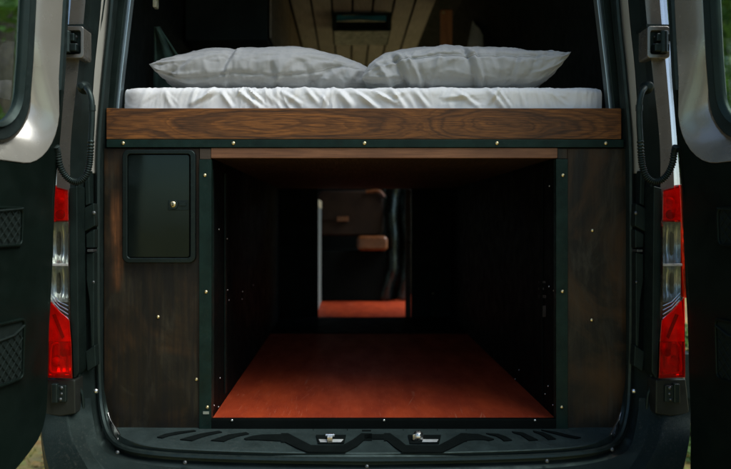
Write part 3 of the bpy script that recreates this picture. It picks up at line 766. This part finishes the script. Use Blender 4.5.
for kind, v in prof:
    row = []
    for i in range(NX + 1):
        x = x0 + (x1 - x0) * i / NX
        if kind == 'f': p = Vector((x, .03, v)); nrm = Vector((0, -1, 0))
        elif kind == 'r': p = Vector((x, .03 + r_ - r_ * math.cos(v), zt - r_ + r_ * math.sin(v))); nrm = Vector((0, -math.cos(v), math.sin(v)))
        else: p = Vector((x, .03 + r_ + v * 1.85, zt)); nrm = Vector((0, 0, 1))
        amp = 0
        if p.y < .4:
            act = .35 + .65 * math.exp(-((x - .05) / .38) ** 2)
            sh = Vector((p.x * 11 + p.z * (8 + 7 * noise.noise(Vector((p.x * 4, 1, 6)))), p.y * 12, p.z * 7 - p.x * 2))
            wv = Vector((noise.noise(p * 9), 0, noise.noise(p * 9 + Vector((3, 3, 3))))) * .9
            amp += (ridged(sh * .7 + wv) - .55) * .011 * act * (.35 + 1.3 * max(0, .5 + noise.noise(Vector((p.x * 5, 3.3, p.z * 8))))) + (ridged(sh * 2.1 + wv * 1.5 + Vector((5, 0, 0)), 2) - .5) * .005 * act
            for A, B, w_, a in folds:
                d = B - A; L2 = d.x * d.x + d.z * d.z
                t = ((p.x - A.x) * d.x + (p.z - A.z) * d.z) / L2
                tt = min(1, max(0, t)); dx = p.x - A.x - d.x * tt; dz = p.z - A.z - d.z * tt
                q = math.hypot(dx, dz) / w_
                if q < 4:
                    sgn = 1 if (d.x * (p.z - A.z) - d.z * (p.x - A.x)) > 0 else -1
                    amp += a * (math.exp(-abs(q) ** (1.1 if sgn > 0 else 2)) - .5 * math.exp(-(q - 1.2) ** 2 * 2.5) * (sgn > 0)) * math.sin(math.pi * (.12 + .76 * tt))
            amp *= max(0, 1 - max(0, p.y - .1) / .3)
        edge = min(i, NX - i) / 18
        if edge < 1: p.y += .03 * (1 - edge) ** 2; 
        row.append(p + nrm * amp)
    rws.append(row)
mb = MB(); mb.loft(rws)
mt = mb.build('mattress', 'sheet'); me = mt.data
bm = bmesh.new(); bm.from_mesh(me); be = [e for e in bm.edges if e.is_boundary]; bmesh.ops.holes_fill(bm, edges=be, sides=0); bm.to_mesh(me); bm.free()
tag(mt, 'mattress in a rumpled white sheet on the raised bed platform', 'mattress')

# pillows
def sgnpow(v, e): return math.copysign(abs(v) ** e, v)
def pillow(mat, label, cx, cy, L, Wd, H, tips, ends, ths, ystart, seed, creases, pipe, yaw=0):
    """a stuffed case: every cross-section is a plump closed curve that thins to the seam at both ends"""
    NU, NV = 230, 150
    off = Vector((seed * 3.1, seed * 1.7, 0)); bm = bmesh.new(); grid = []; seam = []
    for i in range(NU + 1):
        u = -1 + 2 * i / NU; u = math.copysign(1 - (1 - abs(u)) ** 1.25, u)
        a_, b_ = ends[0] if u < 0 else ends[1]; tip = (tips[0] if u < 0 else tips[1]) * H
        T = max(.004, 1 - abs(u) ** a_) ** b_
        lump = 1 + .05 * noise.noise(Vector((u * 2.6, seed, 0)))
        zt_, zb_ = tip + (H * lump - tip) * T, tip * max(0, 1 - T * 1.35) ** 1.15
        wid = Wd / 2 * (1 - .05 * (1 - u * u)) * (1 - .10 * abs(u) ** 8)
        thu = ths(u); row = []; x = L / 2 * u; du = 1 - abs(u)
        for j in range(NV):
            th = 2 * math.pi * j / NV; c, sn = math.cos(th), math.sin(th)
            y = wid * sgnpow(c, .72) + ystart(u)
            f = .5 + .5 * sgnpow(sn, .85 if sn > 0 else .62); z = zb_ + (zt_ - zb_) * f
            xb = x * (1 - .05 * (1 - min(1, abs(c)) ** 2) * abs(u) ** 6)
            nrm = Vector((.25 * sgnpow(u, 3), c * (zt_ - zb_ + .02) * 6, sn)).normalized()
            s_ = th * .16
            ds = abs(th - thu)
            wx = .05 * noise.noise(Vector((xb * 5, s_ * 9, seed)))
            gx = (ridged(Vector((u * 2.4, s_ * 17 + wx * 9, 5)) + off, 3) - .55) * math.exp(-du * 3.0)
            gs = (ridged(Vector((xb * 23 + wx * 10, th * .9, 1)) + off, 2) - .5) * math.exp(-ds * 2.2) * min(1, .25 + ds * 3)
            dg = (ridged(Vector((xb * 8 + s_ * 11 + wx * 20, s_ * 10 - xb * 3, 9)) + off, 3) - .55)
            fine = (ridged(Vector((xb * 22 - s_ * 9, s_ * 16 + xb * 7, 4)) + off, 2) - .5) * max(0, noise.noise(Vector((xb * 4, s_ * 4, seed + 8))) + .1)
            n = (gx * .032 + gs * .018 + dg * .013 + fine * .012) * min(1, du * 14) * (T ** .25)
            n -= .006 * math.exp(-(ds / .07) ** 2) * min(1, T * 2)
            if c < .35:
                for (uc, slope, wd, dep, lo, hi) in creases:
                    q = (u - uc - slope * (f - .5)) / wd
                    if abs(q) < 4 and lo < f < hi:
                        n += dep * (math.exp(-abs(q) ** 1.4) - .5 * math.exp(-(q - 1.5) ** 2)) * min(1, 7 * (f - lo)) * min(1, 7 * (hi - f))
            p = Vector((xb, y, z)) + nrm * n
            if sn < 0 and p.z < .0: p.z = 0
            row.append(bm.verts.new(p))
        grid.append(row); k = thu / (2 * math.pi) * NV
        seam.append(row[int(k)].co.lerp(row[(int(k) + 1) % NV].co, k % 1))
    for A, B in zip(grid, grid[1:]):
        for j in range(NV): bm.faces.new([A[j], A[(j + 1) % NV], B[(j + 1) % NV], B[j]])
    bm.faces.new(grid[0]); bm.faces.new(grid[-1][::-1])
    bmesh.ops.recalc_face_normals(bm, faces=bm.faces)
    me = bpy.data.meshes.new('pillow'); bm.to_mesh(me); bm.free(); me.materials.append(M[mat])
    for p in me.polygons: p.use_smooth = True
    o = bpy.data.objects.new('pillow', me); COL.objects.link(o)
    o.location = (cx, cy, zt + .003); o.rotation_euler = (0, 0, yaw)
    tag(o, label, 'pillow', 'pillows on the bed')
    mb = MB(); mb.tube(seam[2:-2], pipe, 6); pp = mb.build('piping', mat); pp.parent = o
    return o
pL, pR = W(146.5, 0, .06), W(388, 0, .06)
pillow('pillow_a', 'pale silver grey pillow slumped on the bed in front of the dark green cloth', (pL.x + pR.x) / 2, .285, pR.x - pL.x, .44, .152,
       (.50, .22), ((2.5, .60), (3.0, .70)), lambda u: math.pi + .30 - .55 * max(0, u) + .08 * math.sin(u * 7), lambda u: .10 * max(0, u - .2), 3,
       [(-.36, .16, .030, -.013, .25, 1.0), (-.33, .10, .02, .007, .0, .6), (.02, -.10, .03, -.010, .0, .55), (.16, .30, .035, .009, .0, .6), (.3, -.2, .04, -.009, .0, .6), (-.74, .4, .045, -.010, .1, .75), (.55, .5, .04, -.011, .0, .7), (.74, .3, .04, .009, 0, .7)], .0011)
pL, pR = W(362, 0, .06), W(573.5, 0, .06)
pillow('pillow_b', 'darker slate grey pillow with a visible seam in front of the wooden post', (pL.x + pR.x) / 2, .28, pR.x - pL.x, .44, .152,
       (.20, .74), ((3.2, .46), (2.0, .66)), lambda u: math.pi - .26 + .20 * max(0, -u - .3) - .10 * max(0, u), lambda u: .0, 8,
       [(-.66, -.20, .04, -.018, .0, .85), (-.53, -.25, .03, .013, 0, .8), (-.82, -.25, .035, .012, 0, .75), (-.28, .10, .03, .006, .0, .75), (0.03, -.14, .028, -.013, .0, .9), (.10, -.16, .022, .009, 0, .85), (.3, -.1, .035, -.006, .1, .8), (.46, .14, .03, -.008, .1, .75), (.64, .15, .035, -.007, .2, .85)], .0026)

# ------------------------------------------------------------------ under-bed storage
cab = thing('storage_cabinet', 'dark stained under-bed cabinet with the black access hatch', 'cabinet', W(155, 430, .5), 'cabinets either side of the load bay')
mb = MB(); wbox(mb, 104, 148.6, 199.5, 432, .004, .022); mb.build('wood_panel', 'worn_wood', cab, .001)
mb = MB(); wbox(mb, 199, 159.5, 211.3, 430, -.006, .02); mb.build('corner_trim', 'steel', cab, .0012)
mb = MB(); p = W(211.2, 158, .02); q = W(211.2, 422, .02); mb.box(p.x - .012, p.x, .0205, 2.14, q.z, p.z); mb.build('side_wall', 'cabinet_black', cab)
mb = MB(); y_ = .235; mb.box(p.x + .0005, p.x + .004, y_, y_ + .03, .70, 1.41); mb.box(p.x + .0005, p.x + .003, .03, .05, .70, 1.41); mb.build('joint_strip', 'jamb', cab, .001)
screw(cab, [W(204.8, 175.3, -.006), W(206, 292, -.006), W(207.3, 407.3, -.006), W(158, 317, .004), W(196.5, 379.5, .004)], .0055)
mb = MB(); wbox(mb, 203, 411.5, 209, 414.2, -.0085, -.005); mb.build('sticker', 'alu', cab)
mb = MB(); wbox(mb, 199.7, 148.6, 210.8, 159.2, .0, .0185); mb.build('end_block', 'end_wood', cab, .001)
sx = p.x + .001
def wallpt(px, py):
    d = sx * F / (px - PX); return Vector((sx, d + CY, CZ - (py - PY) * d / F))
screw(cab, [wallpt(a, b) for a, b in ((213.2, 176.3), (213.5, 291.5), (214.2, 405.5), (219, 229.3), (227.2, 238.8), (218.5, 407), (227.5, 290), (242.5, 291.5), (253, 285), (229, 300), (242, 299), (220, 378), (242, 378), (258, 355))], .0032, 'zinc', 'panel_screw', (1, 0, 0), .002)
# hatch
mb = MB(); o = pz(rrect(122, 195.3, 149.6, 263, 6.5, 6), -.012); i = pz(rrect(127.3, 190, 154, 258, 3.2, 6), -.012)
mb.ring(o, i, [v + Vector((0, .02, 0)) for v in o], [v + Vector((0, .02, 0)) for v in i]); ht = mb.build('hatch_frame', 'hatch_frame', cab, .003, seg=3)
o = pz(rrect(127.8, 189.5, 154.5, 257.5, 2.8, 6), -.006); mb = MB(); mb.solid(o, [v + Vector((0, .012, 0)) for v in o]); hd = mb.build('hatch_door', 'hatch', cab, .002)
mb = MB(); wbox(mb, 168, 200.2, 188.5, 210.2, -.0075, -.003); mb.build('lock_recess', 'hatch_frame', hd, .001)
mb = MB(); o = pz(rrect(168.5, 177.5, 200, 209.3, 4.3, 5), -.012); mb.solid(o, [v + Vector((0, .006, 0)) for v in o]); mb.build('lock_collar', 'rubber', hd, .001)
mb = MB(); mb.dome(W(172.8, 204.4, -.012), .0088, .004, seg=16); mb.build('lock_barrel', 'brass', hd)
mb = MB(); mb.box(W(172.3, 0, -.0165).x, W(173.4, 0, -.0165).x, -.0168, -.0155, W(0, 206.3, -.0165).z, W(0, 202.4, -.0165).z); mb.build('key_slot', 'rubber', hd)
mb = MB(); wbox(mb, 179, 202, 186, 206, -.0105, -.007); mb.build('pull_tab', 'hatch_frame', hd, .001)
# right-hand cabinet
cab2 = thing('storage_cabinet', 'dark stained under-bed cabinet without a hatch, beside the orange and red lamp', 'cabinet', W(600, 430, .5), 'cabinets either side of the load bay')
mb = MB(); wbox(mb, 567.5, 148.6, 630, 432, .004, .022); mb.build('wood_panel', 'dark_wood', cab2, .001)
mb = MB(); wbox(mb, 556.2, 159, 568, 430, -.006, .02); mb.build('corner_trim', 'steel', cab2, .0012)
p = W(556.3, 158, .02); q = W(556.3, 422, .02)
mb = MB(); mb.box(p.x, p.x + .012, .0205, 2.14, q.z, p.z); mb.build('side_wall', 'cabinet_black', cab2)
mb = MB(); mb.box(p.x - .004, p.x - .0005, .16, .19, .70, 1.41); mb.build('joint_strip', 'cabinet_black', cab2, .001)
screw(cab2, [W(563, 175.3, -.006), W(562.5, 291.5, -.006), W(561.8, 407.3, -.006), W(592.6, 230.5, .004), W(591.8, 320, .004)], .0055)
mb = MB(); wbox(mb, 557.7, 148.6, 567.3, 158.7, .0, .0185); mb.build('end_block', 'dark_wood', cab2, .001)
sx = p.x - .001
screw(cab2, [wallpt(a, b) for a, b in ((554.5, 176), (549.5, 186), (554.4, 245), (553.8, 290.5), (549, 286.4), (552.8, 405), (545, 394), (548, 386), (519, 370), (515, 379))], .0032, 'zinc', 'panel_screw', (-1, 0, 0), .002)
# worn white stencil on the right inner wall, too faded to read
mb = MB()
for (a, b, c, d) in ((538.6, 281, 545.6, 283.2), (538.4, 287.6, 544, 290), (538.6, 295, 546, 298), (540.5, 305.5, 546, 317)):
    P = [wallpt(a, b), wallpt(c, b), wallpt(c, d), wallpt(a, d)]; P = [v - Vector((.0006, 0, 0)) for v in P]; mb.solid(P, [v + Vector((.0005, 0, 0)) for v in P])
mb.build('faded_stencil', mk('faded_stencil_paint', (.03, .03, .028), .7, 0, .7, 90), cab2)

# red floor panel
fl = thing('floor_panel', 'red brown plywood floor panel of the load bay', 'floor panel', W(385, 420, .5))
zf = W(0, 420.3, 0).z
xl, xr = W(212, 0, .02).x, W(555.6, 0, .02).x
mb = MB(); mb.box(xl, xr, .0, 2.14, zf - .016, zf); mb.box(-.6, .72, 2.1405, 3.6, zf - .016, zf); mb.build('plywood_sheet', 'red_floor', fl, .001)
mb = MB(); p, q = W(211.5, 420.6, -.004), W(556, 429, -.004); mb.box(p.x, q.x, -.006, -.0005, q.z, p.z + .002); mb.box(p.x, q.x, -.0055, .012, p.z - .0005, p.z + .0045); mb.build('edge_trim', 'cabinet_black', fl, .001)
screw(fl, [W(a, 420.3, -.006) for a in (232, 384, 535)], .0042, 'zinc')

mb = MB(); mb.box(xl + .004, xr - .004, 1.56, 2.138, zf + .0005, zf + .006); o = mb.build('floor_mat', 'cabinet_black', None, .002); tag(o, 'black mat on the red floor before the far doorway', 'mat')  # black sheet stands in for the unlit floor before the doorway
# passage behind the load bay
def pbox(px0, py0, px1, py1, y0, y1):
    m_ = MB(); wbox(m_, px0, py0, px1, py1, y0, y1); return m_
bk = MB(); bk.box(-.70, .86, 3.43, 3.46, .67, 1.56); bko = bk.build('bulkhead', 'cabinet_black'); tag(bko, 'black bulkhead behind the brown swivel seat', 'bulkhead')  # panel added to stop windscreen light spilling onto the load bay floor
pt = thing('partition', 'black partition with a gap at the far end of the load bay', 'partition', (XC, 2.16, zf))
x_l, x_r = W(318.0, 0, 2.14).x, W(411.5, 0, 2.14).x
mb = MB(); mb.box(xl - .01, x_l, 2.1405, 2.17, zf + .001, 1.60); mb.build('left_leaf', 'cabinet_black', pt)
mb = MB(); mb.box(x_r, xr + .01, 2.1405, 2.17, zf + .001, 1.60); mb.build('right_leaf', 'cabinet_black', pt)
mb = MB(); wbox(mb, 405.5, 189, 411, 318, 2.172, 2.20); mb.build('post', 'brown_seat', pt, .003)
mb = MB(); mb.dome(W(408.5, 241.5, 2.17), .012, .012); mb.build('knob', 'brown_seat', pt)
mb = MB(); mb.dome(W(433, 293.5, 2.14), .0045, .004); mb.build('indicator', 'brass', pt)
gc = thing('galley_cabinet', 'pale sided galley cabinet glimpsed at the end of the passage', 'cabinet', (-.4, 2.6, zf))
xg = W(316.3, 0, 2.2).x
mb = MB(); mb.box(xg - .018, xg, 2.21, 3.0, zf + .001, 1.385); mb.build('side_panel', 'pale_panel', gc, .002)
mb = MB(); mb.box(-.60, xg - .019, 2.215, 2.99, zf + .001, 1.385); mb.build('carcass', 'cabinet_black', gc)
mb = MB(); mb.box(xg - .006, xg + .004, 2.2, 2.99, 1.34, 1.392); mb.build('worktop_edge', 'cream', gc, .002)
st = thing('swivel_seat', 'brown swivel seat at the end of the passage', 'seat', W(355, 302, 3.0))
def soft(px0, py0, px1, py1, y0, y1, r):
    mb = MB(); o = [W(a, b, y0) for a, b in rrect(px0, px1, py0, py1, r, 6)]; mb.solid(o, [v + Vector((0, y1 - y0, 0)) for v in o]); return mb
soft(316, 190.5, 383.5, 236, 3.02, 3.16, 8).build('backrest', 'brown_seat', st, .02, seg=4)
soft(357, 236, 388, 251, 2.88, 3.12, 4.5).build('armrest', 'leather', st, .024, seg=5)
pbox(322, 251, 384, 301, 3.0, 3.4).build('seat_base', 'cabinet_black', st, .01)
pbox(337, 216.5, 348.5, 221.5, 2.99, 3.015).build('pull_strap', 'leather', st, .003)
pbox(322, 218, 337, 219.5, 3.0, 3.018).build('strap_cord', 'brown_seat', st)
# paler tube put in for the lit corner of the backrest
mb = MB(); mb.tube(catmull([W(366, 192, 3.0), W(376, 191, 3.0), W(381, 192.5, 3.0), W(384.5, 197, 3.0)], 5), .012, 8); mb.build('seat_piping', 'leather', st)
# hanging jacket
rws = []
for j in range(40):
    f = j / 39; row = []
    for i in range(40):
        t = i / 39
        px = 383 + 27 * t + (3 * math.sin(f * 4)) * (1 - t); py = 186 + 114 * f
        y = 3.02 + .03 * math.sin(t * 11 + f * 3 + math.sin(f * 7)) + .02 * noise.noise(Vector((t * 5, f * 6, 2))) - .10 * f * (1 - f)
        row.append(W(px, py, y))
    rws.append(row)
mb = MB(); L = mb.loft(rws); jk = mb.build('jacket', 'nylon'); sd_ = jk.modifiers.new('s', 'SOLIDIFY'); sd_.thickness = .012
tag(jk, 'black glossy jacket hanging beside the brown swivel seat', 'jacket')

# ------------------------------------------------------------------ above the bed
cp = thing('slatted_ceiling', 'ceiling panel of pale wooden slats above the bed', 'ceiling panel', (.09, 3.0, 2.5))
zc = 2.50; n = 7; xa, xb = -.33, .50
w_ = (xb - xa) / n
for k in range(n):
    mb = MB(); a = xa + k * w_; mb.box(a + .0065, a + w_ - .0065, 1.3, 4.4, zc, zc + .012); mb.build('slat', 'slat_wood', cp, .002)
mb = MB(); mb.box(xa - .02, xb + .02, 1.25, 4.42, zc + .014, zc + .03); mb.build('backing', 'lining', cp)
rv = thing('roof_vent', 'roof vent with a blue tinted lid set in the slatted ceiling', 'roof vent', W(362, 22, 2.25))
mb = MB(); o = [W(a, b, 2.2) for a, b in rrect(332, 391.5, 11.5, 31, 2.5, 4)]; i = [W(a, b, 2.2) for a, b in rrect(336, 387, 14.5, 28.5, 2, 4)]
mb.ring(o, i, [v + Vector((0, .35, 0)) for v in o], [v + Vector((0, .35, 0)) for v in i]); mb.build('vent_frame', 'jamb', rv, .004)
mb = MB(); rws = []
for j in range(9):
    f = j / 8; rws.append([W(336.5 + 50 * t, 15 + 5.5 * f + .8 * math.sin(t * 6 + f * 2), 2.215 + .05 * f) for t in [k / 14 for k in range(15)]])
mb.loft(rws); mb.build('vent_lid', 'teal', rv)
mb = MB(); wbox(mb, 336.5, 22, 386.5, 28.2, 2.24, 2.30); mb.build('vent_tray', 'lining', rv)
oc = thing('overhead_cabinet', 'dark overhead cabinet left of the slatted ceiling', 'cabinet', (-.52, 2.4, 2.02))
mb = MB(); mb.box(-.70, -.345, 1.0, 4.3, 2.03, 2.495); mb.build('carcass', 'lining', oc, .006)
mb = MB()
mb.box(-.343, -.331, 1.04, 2.0, 2.05, 2.48); mb.box(-.343, -.331, 2.02, 3.0, 2.05, 2.48); mb.build('cabinet_door', 'slat_dark', oc, .003)
wp = MB(); wbox(wp, 441, 9.5, 452.5, 96, 2.0, 2.05); wpo = wp.build('wooden_post', 'post_wood', None, .003); 
tag(wpo, 'orange pine post standing behind the darker pillow', 'post')
mb = MB(); mb.dome(W(443.5, 12.5, 2.0), .01, .008); adopt(mb.build('post_bolt', 'brass'), wpo)
# grey curtain at the right
rws = []
for j in range(14):
    f = j / 13
    rws.append([W((474 - 19 * f) + (8 + 22 * f) * t + .6 * math.sin(t * 5), 14 + 90 * f, 2.1 + .012 * math.sin(t * 6 + f)) for t in [k / 24 for k in range(25)]])
mb = MB(); mb.loft(rws); o = mb.build('curtain', 'grey_cloth'); o.modifiers.new('s', 'SOLIDIFY').thickness = .006
tag(o, 'grey curtain hanging right of the wooden post', 'curtain')
rws = []
for j in range(14):
    f = j / 13
    rws.append([W(154 + (6 + 50 * f) * t + 4 * f * math.sin(t * 5), 27 + 70 * f, .50 + .02 * math.sin(t * 9 + f * 2)) for t in [k / 20 for k in range(21)]])
mb = MB(); mb.loft(rws); o = mb.build('cloth', 'green_cloth'); o.modifiers.new('s', 'SOLIDIFY').thickness = .006  # green folds put in for the dim view through a side window
tag(o, 'dark green cloth hanging behind the silver grey pillow', 'cloth')
mb = MB(); mb.box(W(152.5, 0, .42).x, W(156.5, 0, .42).x, .42, .45, W(0, 7, .42).z, W(0, -25, .42).z); o = mb.build('light_strip', 'cream', None, .003)
tag(o, 'short cream light strip on the dark left wall above the bed', 'light')

# ------------------------------------------------------------------ ground, leaves, trees
mb = MB(); mb.box(-150, 150, -150, 150, -.3, 0); g = mb.build('ground', 'ground', None, smooth=False); tag(g, kind='structure')
def leaf_quad(bm, p, sz, nrm, rot):
    nrm = nrm.normalized(); u = nrm.orthogonal().normalized(); u = Matrix.Rotation(rot, 3, nrm) @ u; v = nrm.cross(u)
    vs = [bm.verts.new(p + u * a * sz + v * b * sz * .55 + nrm * c * sz) for a, b, c in ((-1, 0, 0), (-.2, -.9, .12), (1, 0, -.05), (-.2, .9, .12))]
    bm.faces.new(vs)
rl = random.Random(12)
mb = MB()
for k in range(4200):
    sd = -1 if k % 5 else 1
    p = Vector((sd * rl.uniform(1.1, 4.2), rl.uniform(.2, 7), rl.uniform(.008, .03)))
    leaf_quad(mb.bm, p, rl.uniform(.025, .05), Vector((rl.gauss(0, .35), rl.gauss(0, .35), 1)), rl.uniform(0, 6.3))
o = mb.build('fallen_leaves', 'litter', None, smooth=False); tag(o, 'fallen brown leaves on the ground beside the van', 'leaves', kind='stuff')
mb = MB()
for k in range(5000):
    sd = -1 if k % 5 else 1
    x, y = sd * rl.uniform(1.1, 4.2), rl.uniform(.2, 7); h = rl.uniform(.03, .09); a = rl.uniform(0, 6.3); dx, dy = math.cos(a) * .004, math.sin(a) * .004; l = (rl.gauss(0, .02), rl.gauss(0, .02))
    mb.bm.faces.new([mb.bm.verts.new(q) for q in ((x - dx, y - dy, 0), (x + dx, y + dy, 0), (x + l[0], y + l[1], h))])
o = mb.build('grass', 'grass', None, smooth=False); tag(o, 'sparse yellow green grass beside the van', 'grass', kind='stuff')

def tree_meshes(seed, h, light, bush=False):
    r = random.Random(seed); mb = MB()
    if bush:
        for k in range(7):
            a = k * .9; mb.tube([Vector((0, 0, 0)), Vector((math.cos(a) * .5, math.sin(a) * .5, h * .3)), Vector((math.cos(a) * 1.3, math.sin(a) * 1.3, h * .75))], .06, 6, lambda i: .09 - .03 * i)
        t = mb.build('stem', 'bark'); mb = MB()
        for c in range(34):
            a = r.uniform(0, 6.3); zz = r.uniform(.06, .95) * h; rad = r.uniform(.1, 2.3) * (1.1 - .6 * zz / h); cc = Vector((math.cos(a) * rad, math.sin(a) * rad, zz)); cr = r.uniform(.5, 1.0)
            for q in range(260):
                d = Vector((r.gauss(0, 1), r.gauss(0, 1), r.gauss(0, .8))).normalized() * cr * r.random() ** .4; p = cc + d
                if p.z > .02: leaf_quad(mb.bm, p, r.uniform(.07, .15), Vector((r.gauss(0, .9), r.gauss(0, .9), .8)), r.uniform(0, 6.3))
        return t, mb.build('crown', 'leaf', None, smooth=False)
    pts = [Vector((.12 * math.sin(k * .9 + seed), .1 * math.cos(k * 1.3 + seed), h * k / 8)) for k in range(9)]
    mb.tube(pts, .2, 9, lambda i: .22 * (1 - i / 10) * (h / 8))
    for k in range(9):
        b = pts[2 + k % 6]; a = r.uniform(0, 6.3); L = r.uniform(.9, 1.9)
        mb.tube([b, b + Vector((math.cos(a) * L * .5, math.sin(a) * L * .5, .3)), b + Vector((math.cos(a) * L, math.sin(a) * L, .8))], .05, 6, lambda i: .06 - .022 * i)
    t = mb.build('trunk', 'bark')
    mb = MB()
    for c in range(24):
        a = r.uniform(0, 6.3); zz = r.uniform(.12, 1.0) * h; rad = r.uniform(.2, 2.0) * (1.15 - .6 * zz / h); cc = Vector((math.cos(a) * rad, math.sin(a) * rad, zz)); cr = r.uniform(.5, .95)
        for q in range(260):
            d = Vector((r.gauss(0, 1), r.gauss(0, 1), r.gauss(0, .7))).normalized() * cr * r.random() ** .4
            leaf_quad(mb.bm, cc + d, r.uniform(.06, .12), Vector((r.gauss(0, .8), r.gauss(0, .8), 1)), r.uniform(0, 6.3))
    cr = mb.build('crown', 'leaf_light' if light else 'leaf', None, smooth=False)
    return t, cr
kinds = {}
spots = [(-4.0, 6.2, 0, 6.5, 'dark leafy tree seen at the edge of the left door window, nearest the van'), (-4.9, 10.5, 3, 5, 'dense dark bush filling the lower left door window'), (-6.8, 8.0, 1, 8, 'tall dark tree beyond the left door window, left of the bush'), (-7.6, 15, 3, 8, 'big dense thicket far behind the left door window'),
         (5.6, 7.2, 0, 6.5, 'dark leafy tree seen at the edge of the right door window'), (6.6, 11.0, 3, 5.5, 'dense dark bush filling the right door window'), (9.2, 12.5, 1, 9, 'taller dark tree right of the bush in the right door window'), (7.4, 14.5, 2, 9, 'pale green sunlit tree in the gap beside the right upper hinge'), (-3.6, 17, 2, 9, 'pale green tree far behind the van, left'),
         (1.86, 1.9, 3, .68, 'low dark bush on the ground right of the rear bumper'),  # added bush, darkens the gap where bright ground showed beside the bumper
         (-4.5, -8, 1, 8, 'dark tree behind the photographer, left'), (1.2, -10.5, 0, 8, 'dark tree straight behind the photographer'), (7.5, -8.5, 1, 7, 'dark tree behind the photographer, right'), (-9, -4, 0, 8, 'dark tree standing far left of the open rear doors'), (14, -6, 1, 8, 'dark tree standing far right of the open rear doors'),
         (-13, 3, 1, 9, 'dark tree at the clearing edge, far left of the van'), (-12, 12, 0, 9, 'dark tree at the clearing edge, far left and ahead of the van'), (14, 4, 0, 9, 'dark tree at the clearing edge, far right of the van'), (1, 19, 1, 10, 'dark tree straight ahead of the van'), (-10, -12, 1, 9, 'dark tree at the clearing edge, far behind and left')]
for i, (x, y, kd, h, lab) in enumerate(spots):
    root = thing('bush' if kd == 3 else 'tree', lab, 'bush' if kd == 3 else 'tree', (x, y, 0), 'bushes around the van' if kd == 3 else 'trees around the van')
    if kd not in kinds:
        kinds[kd] = tree_meshes(kd * 7 + 3, 7, kd == 2, kd == 3); t, c = kinds[kd]
    else:
        t, c = [q.copy() for q in kinds[kd]]
        for q in (t, c): COL.objects.link(q)
    for q in (t, c): q.parent = root; q.matrix_parent_inverse = Matrix()
    root.rotation_euler = (0, 0, i * 1.7); root.scale = (h / 7,) * 3 if h > 1 else (h / 7 * 2.3, h / 7 * 2.3, h / 7)

# ------------------------------------------------------------------ light
SUN_EL, SUN_AZ = 57, 65            # elevation; degrees the sun stands to the right of straight behind the camera
wd = bpy.data.worlds.new('World'); sc.world = wd; wd.use_nodes = True
nt = wd.node_tree; bg = nt.nodes['Background']
sky = nt.nodes.new('ShaderNodeTexSky'); sky.sky_type = 'NISHITA'; sky.sun_disc = False
sky.sun_elevation = R(SUN_EL); sky.sun_rotation = R(180 - SUN_AZ); sky.air_density = 1.0; sky.dust_density = 1.0; sky.ozone_density = 1.5
nt.links.new(sky.outputs[0], bg.inputs[0]); bg.inputs[1].default_value = .125
ld = bpy.data.lights.new('sun', 'SUN'); ld.energy = 2.6; ld.angle = R(50); ld.color = (1, .985, .93)
lo = bpy.data.objects.new('sun', ld); COL.objects.link(lo)
v = Vector((math.sin(R(SUN_AZ)) * math.cos(R(SUN_EL)), -math.cos(R(SUN_AZ)) * math.cos(R(SUN_EL)), math.sin(R(SUN_EL))))
lo.rotation_euler = v.to_track_quat('Z', 'Y').to_euler(); lo.location = v * 20

# ------------------------------------------------------------------ camera and render
cam = bpy.data.cameras.new('camera'); co_ = bpy.data.objects.new('camera', cam); COL.objects.link(co_)
co_.location = (0, CY, CZ); co_.rotation_euler = (R(90), 0, 0)
cam.sensor_width = 36; cam.lens = 35; cam.shift_x = 17.5 / 731; cam.shift_y = -14.5 / 731
cam.clip_start = .05; cam.clip_end = 600
cam.dof.use_dof = True; cam.dof.focus_distance = 2.06; cam.dof.aperture_fstop = 2.2
sc.camera = co_
sc.view_settings.view_transform = 'Standard'; sc.view_settings.look = 'None'; sc.view_settings.gamma = 1
sc.view_settings.exposure = 1.0
sc.cycles.use_denoising = True
sc.cycles.max_bounces = 8; sc.cycles.transparent_max_bounces = 16
